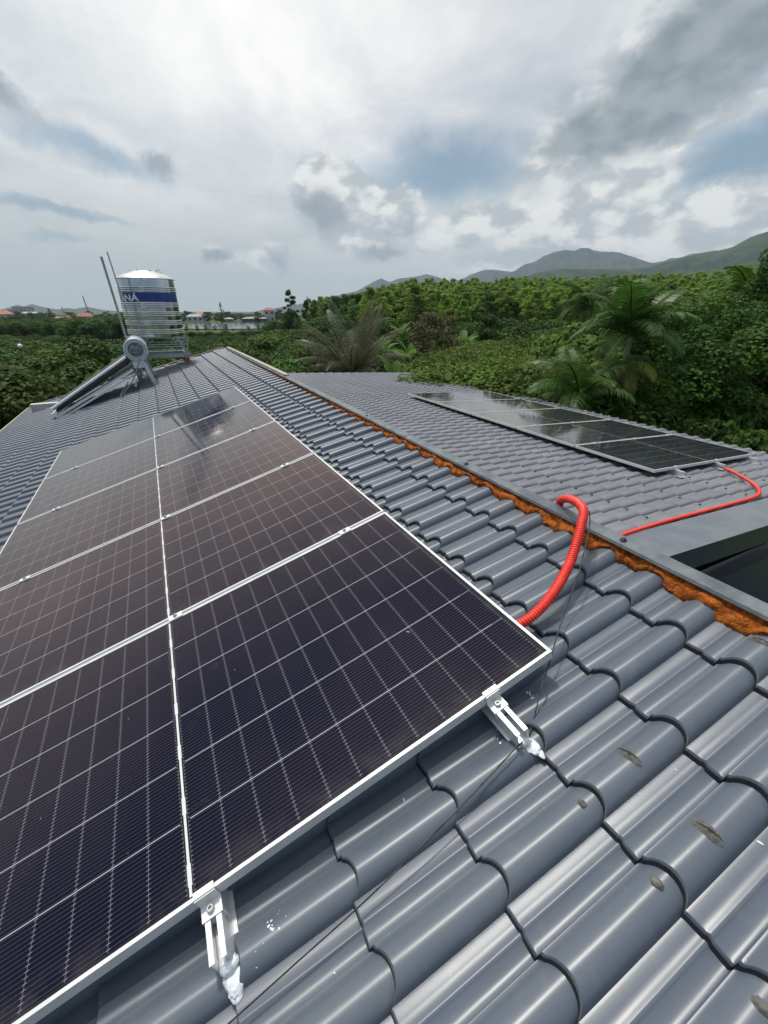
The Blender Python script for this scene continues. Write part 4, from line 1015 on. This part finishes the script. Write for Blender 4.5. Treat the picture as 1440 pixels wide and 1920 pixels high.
# big dark tree at the right
def place_abs(kind, px, pyb, D, h, z, lab, name='broadleaf_tree', wide=1., cat='tree'):
    p = atD(px, 600, D); return put(name, kind, p.x, p.y, z, h, lab, cat, None, None, wide)
p = atD(1370, 556, 15.5); put('broadleaf_tree', K_big, p.x, p.y, GZ, p.z-GZ, 'large dark leafy tree filling the right edge beyond the eave', 'tree', None, .5, 1.12)
p = atD(1262, 590, 17.0); put('broadleaf_tree', K_big, p.x, p.y, GZ, p.z-GZ, 'dark leafy tree between tall palm and the large right tree', 'tree', None, 2.2, .86)
p = atD(1505, 560, 18); put('broadleaf_tree', K_big, p.x, p.y, GZ, p.z-GZ, 'dark leafy tree at the right picture edge behind the large one', 'tree', None, 4.2, 1.0)
K_edge = tree_kind('edge', 9, 1.9, 1.5, 50, 12000, .15, F_mid, 81, 'oval', .3, tr=.1)
p = atD(1458, 462, 20); put('tall_tree', K_edge, p.x, p.y, GZ, p.z-GZ, 'tall thin tree reaching above the hills at the right edge', 'tree', None, 4.2, .6)
p = atD(1240, 768, 12.6); put('leafy_bush', K_sbush, p.x, p.y, GZ, p.z-GZ, 'mid green bush rising over the eave behind the right panels', 'bush', None, 1., .42)
p = atD(1205, 762, 13.3); put('leafy_bush', K_sbush, p.x, p.y, GZ, p.z-GZ, 'glossy low bush at the foot of the tall palm', 'bush', None, 2., .40)
p = atD(1290, 795, 11.8); put('leafy_bush', K_sbush, p.x, p.y, GZ, p.z-GZ, 'low bush by the eave below the large tree', 'bush', None, 3., .36)

for px, py, D, lab in [(1330, 770, 12.6, 'leafy bush at the eave under the large tree, left of two'), (1400, 790, 12.2, 'leafy bush at the eave under the large tree, right of two'), (1290, 700, 14.2, 'tall leafy bush in front of the dark tree beside the palm'), (1365, 720, 14.0, 'tall leafy bush in front of the large right tree'), (1440, 740, 13.0, 'leafy bush at the right picture edge under the large tree'), (1225, 690, 14.6, 'light leafy bush just right of the palm trunk')]:
    p = atD(px, py, D); put('leafy_bush', K_lbush if px == 1225 else K_bush[px % 2], p.x, p.y, GZ, p.z-GZ, lab, 'bush', None, None, .62)
# ---- palms
def frond_mb(length, rise, droop, leaf, nl, seed, hang=.3, width=.045, twist=0., gapk=1.):
    """one pinnate frond in the xz plane, growing along +x; returns rachis tube and leaflets"""
    rnd = random.Random(seed); m = MB(); P = []; N_ = 22
    a = rise; p = Vector((0, 0, 0)); ds = length/N_
    for i in range(N_+1):
        P.append(p.copy()); p = p+Vector((cos(a), 0, sin(a)))*ds; a -= droop/N_*(.5+1.2*i/N_)
    m.tube(P, [.035*(1-i/(N_+2))+.004 for i in range(N_+1)], 5, cap=False)
    for k in range(nl):
        t = .14+.86*k/nl; i = min(N_-1, int(t*N_)); b = P[i].lerp(P[i+1], t*N_-i); tan = (P[i+1]-P[i]).normalized(); nrm = Vector((0, 1, 0)).cross(tan)*-1
        ll = leaf*(sin(pi*min(1, .18+t*.82))**.6)*rnd.uniform(.85, 1.1)
        for s_ in (-1, 1):
            d = (Vector((0, s_, 0))*.85+tan*.55+nrm*(.25)).normalized(); w_ = width*rnd.uniform(.8, 1.2)
            q = [b]; dd = d.copy()
            for z in range(3): q.append(q[-1]+dd*ll/3); dd = (dd+Vector((0, 0, -hang-rnd.uniform(0, .15)))).normalized()
            sd_ = tan*w_*.5
            vs = [q[0]-sd_*.5, q[0]+sd_*.5, q[1]-sd_, q[1]+sd_, q[2]-sd_*.8, q[2]+sd_*.8, q[3]]
            m.add(vs, [(0, 1, 3, 2), (2, 3, 5, 4), (4, 5, 6)])
    return m
def palm(name, px, py_hub, D, lab, fronds, matf, trunk_r=.11, lean=0, bark=M_bark, ringed=False, sheath=False):
    hub = atD(px, py_hub, D); gz = ground_z(hub.x, hub.y); h = hub.z-gz
    root = empty(name, (hub.x, hub.y, gz), label=lab, cat='palm tree'); m = MB()
    n = 40; P = [Vector((lean*(1-t)**1.5, 0, h*t)) for t in np.linspace(0, 1, n)]
    m.tube(P, [trunk_r*(1.25-.35*t)*(1.07 if (ringed and i % 2) else 1.) for i, t in enumerate(np.linspace(0, 1, n))], 12); m.build('trunk', bark, root, smooth=60)
    if sheath: m = MB(); m.tube([Vector((0, 0, h-.55)), Vector((0, 0, h-.1)), Vector((0, 0, h+.3))], [trunk_r*1.05, trunk_r*1.25, trunk_r*.5], 12); m.build('crownshaft', F_light, root, smooth=60)
    for i, (az, length, rise, droop, leaf, nl, hang, wd, roll, mt) in enumerate(fronds):
        m = frond_mb(length, radians(rise), radians(droop), leaf, nl, i+7, hang, wd)
        Rm = Matrix.Rotation(radians(az), 3, 'Z') @ Matrix.Rotation(radians(roll), 3, 'X'); m.v = [tuple(Rm @ Vector(v)+Vector((0, 0, h))) for v in m.v]
        m.build('frond', mt or matf, root)
    return root
rp = random.Random(31)
# coconut: rosette starting low, many upright brownish fronds
fr = []
for i in range(26):
    t = i/26; az = i*137.5+rp.uniform(-10, 10); rise = 88-t*60+rp.uniform(-5, 5)
    fr.append((az, rp.uniform(3.9, 4.7)*(1-.3*t), rise, 26+t*62, .85, 44, .8, .030, rp.uniform(-20, 20), None))
palm('coconut_palm', 660, 712, 22.5, 'low coconut palm with ragged brownish fronds beyond the roofs', fr, F_cocos, .2)
# areca, tall, right
fr = []
for i in range(19):
    t = i/19; az = i*137.5+rp.uniform(-12, 12)+20; rise = 86-t*74
    fr.append((az, rp.uniform(1.35, 1.75), rise, 34+t*85, .60, 36, .35+.35*t, .030, rp.uniform(-15, 15), None))
palm('areca_palm', 1182, 632, 12.6, 'tall areca palm with dark glossy fronds and ringed trunk', fr, F_areca, .062, lean=-.3, bark=M_barkp, ringed=True, sheath=False)
fr = []
for i in range(9): fr.append((i*137.5, .95, 25-i*7, 80, .40, 26, 1.0, .03, 0, F_dry if i % 3 else F_areca))
palm('areca_palm', 1172, 680, 12.3, 'yellowing palm crown hanging around the tall palm trunk', fr, F_dry, .055, lean=-.12, bark=M_barkp, ringed=True)
fr = []
for i in range(12):
    t = i/12; fr.append((i*137.5+55, rp.uniform(1.4, 1.75), 75-t*58, 65+t*55, .58, 36, .6, .030, rp.uniform(-15, 15), None))
palm('areca_palm', 1085, 748, 11.6, 'lower palm with drooping glossy fronds behind the right panels', fr, F_areca, .08, bark=M_barkp, ringed=True)
fr = []
for i in range(13):
    t = i/13; fr.append((i*137.5+5, rp.uniform(2.0, 2.6), 70-t*80, 70+t*60, .7, 30, .7, .07, 0, None))
palm('areca_palm', 1105, 575, 30, 'distant drooping palm in front of the plantation', fr, F_dark, .12)
fr = []
for i in range(10):
    t = i/10; fr.append((i*137.5+35, 1.9, 70-t*60, 70+t*50, .6, 28, .4, .07, 0, None))
palm('areca_palm', 1400, 560, 22, 'palm crown above the large tree at the right edge', fr, F_mid, .1)
# banana plants
def banana(px, py, D, n, lab, s=1.):
    p = atD(px, py, D); gz = ground_z(p.x, p.y); root = empty('banana_plant', (p.x, p.y, gz), label=lab, cat='banana plant'); h = p.z-gz-.9*s; rb = random.Random(int(px))
    m = MB(); m.tube([Vector((0, 0, -.2)), Vector((0, 0, h*.5)), Vector((0, 0, h))], [.16*s, .12*s, .06*s], 10); m.build('stem', F_light, root, smooth=60)
    for i in range(n):
        az = i*137.5+rb.uniform(-15, 15); rise = radians(rb.uniform(45, 85)); vs = []; fs = []; Np = 12; a = rise; q = Vector((0, 0, h-.1)); d0 = Matrix.Rotation(radians(az), 3, 'Z')
        Ln = rb.uniform(1.2, 1.8)*s
        for k in range(Np+1):
            t = k/Np; wd = .26*s*sin(pi*min(1, .05+t*.95))**.6 if t > .12 else .02; tan = d0 @ Vector((cos(a), 0, sin(a))); sid = d0 @ Vector((0, 1, 0)); nn = sid.cross(tan)
            for c_ in (-1, 0, 1): vs.append(q+sid*c_*wd-nn*(abs(c_)*wd*.35))
            q = q+tan*Ln/Np; a -= radians(75)/Np*(t+.3)
        for k in range(Np):
            for c_ in range(2): fs.append((k*3+c_, k*3+c_+1, k*3+c_+4, k*3+c_+3))
        mk('leaf', vs, fs, F_ban, root, smooth=60)
banana(712, 686, 17.5, 7, 'banana plant with one broad leaf just above the far roof edge'); banana(742, 690, 16.5, 7, 'banana plant with dark broad leaves beside the brown tree')
banana(768, 650, 24, 8, 'bright banana clump left of the brown tree'); banana(868, 628, 34, 8, 'pale banana clump right of the brown tree', 1.3); banana(755, 612, 38, 7, 'small distant banana plant before the plantation')
banana(715, 640, 30, 6, 'banana plant half hidden beside the coconut palm')

# ------------------------------------------------------------------ distant buildings
def house_far(px, pyb, D, wd, dp, hh, roofh, wallc, roofc, lab, name='house', rot=0., storeys=1, cat='house'):
    if 200 < D < 300: D += 62
    if D > 100: wd *= .82; dp *= .8; hh *= .86; roofh *= .8
    p = atD(px, pyb, D); gz = ground_z(p.x, p.y); root = empty(name, (p.x, p.y, gz), label=lab, cat=cat); root.rotation_euler.z = -atan2(p.x, p.y)+rot
    mw = noisy('wall_paint', wallc, tuple(c*.85 for c in wallc), .5, .85); mr_ = noisy('roof_cover', roofc, tuple(c*.7 for c in roofc), .8, .8)
    m = MB(); m.box((0, 0, hh/2-3), (wd, dp, hh+6)); m.build('wall', mw, root)
    m = MB(); e = .5
    if roofh > 0: m.add([(-wd/2-e, -dp/2-e, hh), (wd/2+e, -dp/2-e, hh), (wd/2+e, dp/2+e, hh), (-wd/2-e, dp/2+e, hh), (-wd*.28, 0, hh+roofh), (wd*.28, 0, hh+roofh)], [(0, 1, 5, 4), (2, 3, 4, 5), (1, 2, 5), (3, 0, 4), (3, 2, 1, 0)])
    else: m.box((0, 0, hh+.15), (wd+.5, dp+.5, .3))
    m.build('roof', mr_, root); mg = M_winf
    nx = max(2, int(wd/3.2))
    for s_ in range(storeys):
        for i in range(nx):
            x = (i+.5)/nx*wd-wd/2; z = hh*(s_+.55)/storeys; m = MB(); m.box((x, -dp/2-.03, z), (1.3, .10, hh/storeys*.42)); m.build('window', mg, root)
    return root
M_winf = noisy('far_window', (.03, .04, .05), (.05, .06, .07), 2, .2)
house_far(160, 597, 235, 9, 7, 4.6, 2.2, (.50, .48, .42), (.34, .10, .07), 'white house with red tiled roof left of the steel poles', storeys=1)
house_far(129, 598, 240, 6.5, 6, 5.0, .0, (.60, .47, .22), (.55, .45, .25), 'small yellow flat roofed house left of the red roofed one')
house_far(122, 606, 225, 12, 7, 3.4, 1.4, (.30, .20, .12), (.36, .19, .10), 'low brown roofed building in front of the yellow house')
house_far(506, 598, 262, 8.5, 8, 8.2, 2.0, (.48, .45, .42), (.38, .11, .09), 'tall narrow white house with red roof beyond the lake', storeys=2)
house_far(478, 600, 255, 20, 7, 2.4, 1.4, (.12, .11, .10), (.30, .30, .32), 'long low grey roofed shed beside the red roofed lakeside house', 'shed', cat='shed')
house_far(425, 598, 262, 10, 6, 2.2, 1.0, (.3, .3, .3), (.38, .40, .40), 'small pale roofed shed on the far bank of the lake', 'shed', cat='shed')
house_far(365, 594, 270, 12, 8, 3.8, 1.8, (.50, .52, .52), (.32, .38, .45), 'white house with grey roof just right of the tank', storeys=1)
house_far(375, 590, 285, 8, 8, 5.0, 2.0, (.5, .42, .35), (.42, .2, .15), 'reddish house behind the white house right of the tank', storeys=1)
house_far(30, 590, 640, 26, 20, 9, 0, (.44, .46, .50), (.4, .42, .46), 'hazy grey apartment block at the far left', 'apartment_block', storeys=4, cat='apartment block')
house_far(47, 589, 700, 24, 20, 12.5, 0, (.50, .46, .46), (.4, .42, .46), 'tallest hazy apartment block at the far left', 'apartment_block', storeys=6, cat='apartment block')
house_far(59, 591, 560, 20, 16, 5.5, 1.5, (.46, .47, .50), (.35, .38, .42), 'wide low block beside the hazy apartment blocks', 'apartment_block', storeys=3, cat='apartment block')
house_far(3, 596, 300, 12, 9, 6, 2.4, (.5, .45, .42), (.38, .14, .12), 'red roofed house at the left picture edge', storeys=1)
house_far(4, 664, 47, 4.4, 4, 2.0, .8, (.55, .55, .52), (.50, .53, .54), 'pale metal roofed shed among orchard trees at left edge', 'shed', cat='shed')
house_far(22, 608, 150, 6, 5, 2.4, .9, (.6, .6, .58), (.62, .64, .64), 'small white roofed hut in the tree band at far left', 'hut', cat='hut')
# white ball on a post, tower cranes
p = atD(37.5, 649, 44); root = empty('ball_lamp', (p.x, p.y, GZ), label='white ball on a short post beside the pale shed', cat='lamp')
m = MB(); m.lathe([(.005, .17), (.09, .145), (.15, .06), (.17, 0), (.145, -.08), (.08, -.15), (.01, -.17)], (0, 0, p.z-GZ), 18); m.build('globe', M_white, root, smooth=80)
m = MB(); m.tube([Vector((0, 0, 0)), Vector((0, 0, p.z-GZ-.4))], .07, 8); m.build('post', M_steel, root)
def crane(px0, py0, px1, py1, D, lab):
    a = atD(px0, py0, D); b = atD(px1, py1, D); m = MB(); root = empty('tower_crane', a, label=lab, cat='crane')
    b = b-a; s_ = Vector((.5, 0, 0)); k = 14
    for o in (Vector((.45, .45, 0)), Vector((-.45, .45, 0)), Vector((0, -.5, 0))): m.tube([o, b+o*.4], .16, 4)
    for i in range(k): t = i/k; t2 = (i+1)/k; m.tube([b*t+Vector((.45, .45, 0))*(1-t*.6), b*t2+Vector((-.45, .45, 0))*(1-t2*.6)], .1, 4)
    m.build('boom', M_steel, root); m = MB(); m.tube([Vector((0, 0, -14)), Vector((0, 0, 0))], .5, 4); m.build('mast', M_steel, root)
crane(165, 584, 154.5, 554, 420, 'tall tower crane boom rising behind the red roofed house'); crane(120, 588, 115, 574, 520, 'small distant crane left of the yellow house')

# ------------------------------------------------------------------ haze
m = MB(); m.box((0, 0, 215), (13000, 13000, 2*223)); m.box
Mh = bpy.data.materials.new('haze_air'); Mh.use_nodes = True; hn = Mh.node_tree; hn.nodes.remove(hn.nodes['Principled BSDF'])
pv = hn.nodes.new('ShaderNodeVolumePrincipled'); pv.inputs['Color'].default_value = (.54, .65, .80, 1); pv.inputs['Density'].default_value = .000135; pv.inputs['Anisotropy'].default_value = .2
hn.links.new(pv.outputs[0], hn.nodes['Material Output'].inputs['Volume'])
hz = m.build('haze', Mh, kind='stuff'); hz.display_type = 'WIRE'
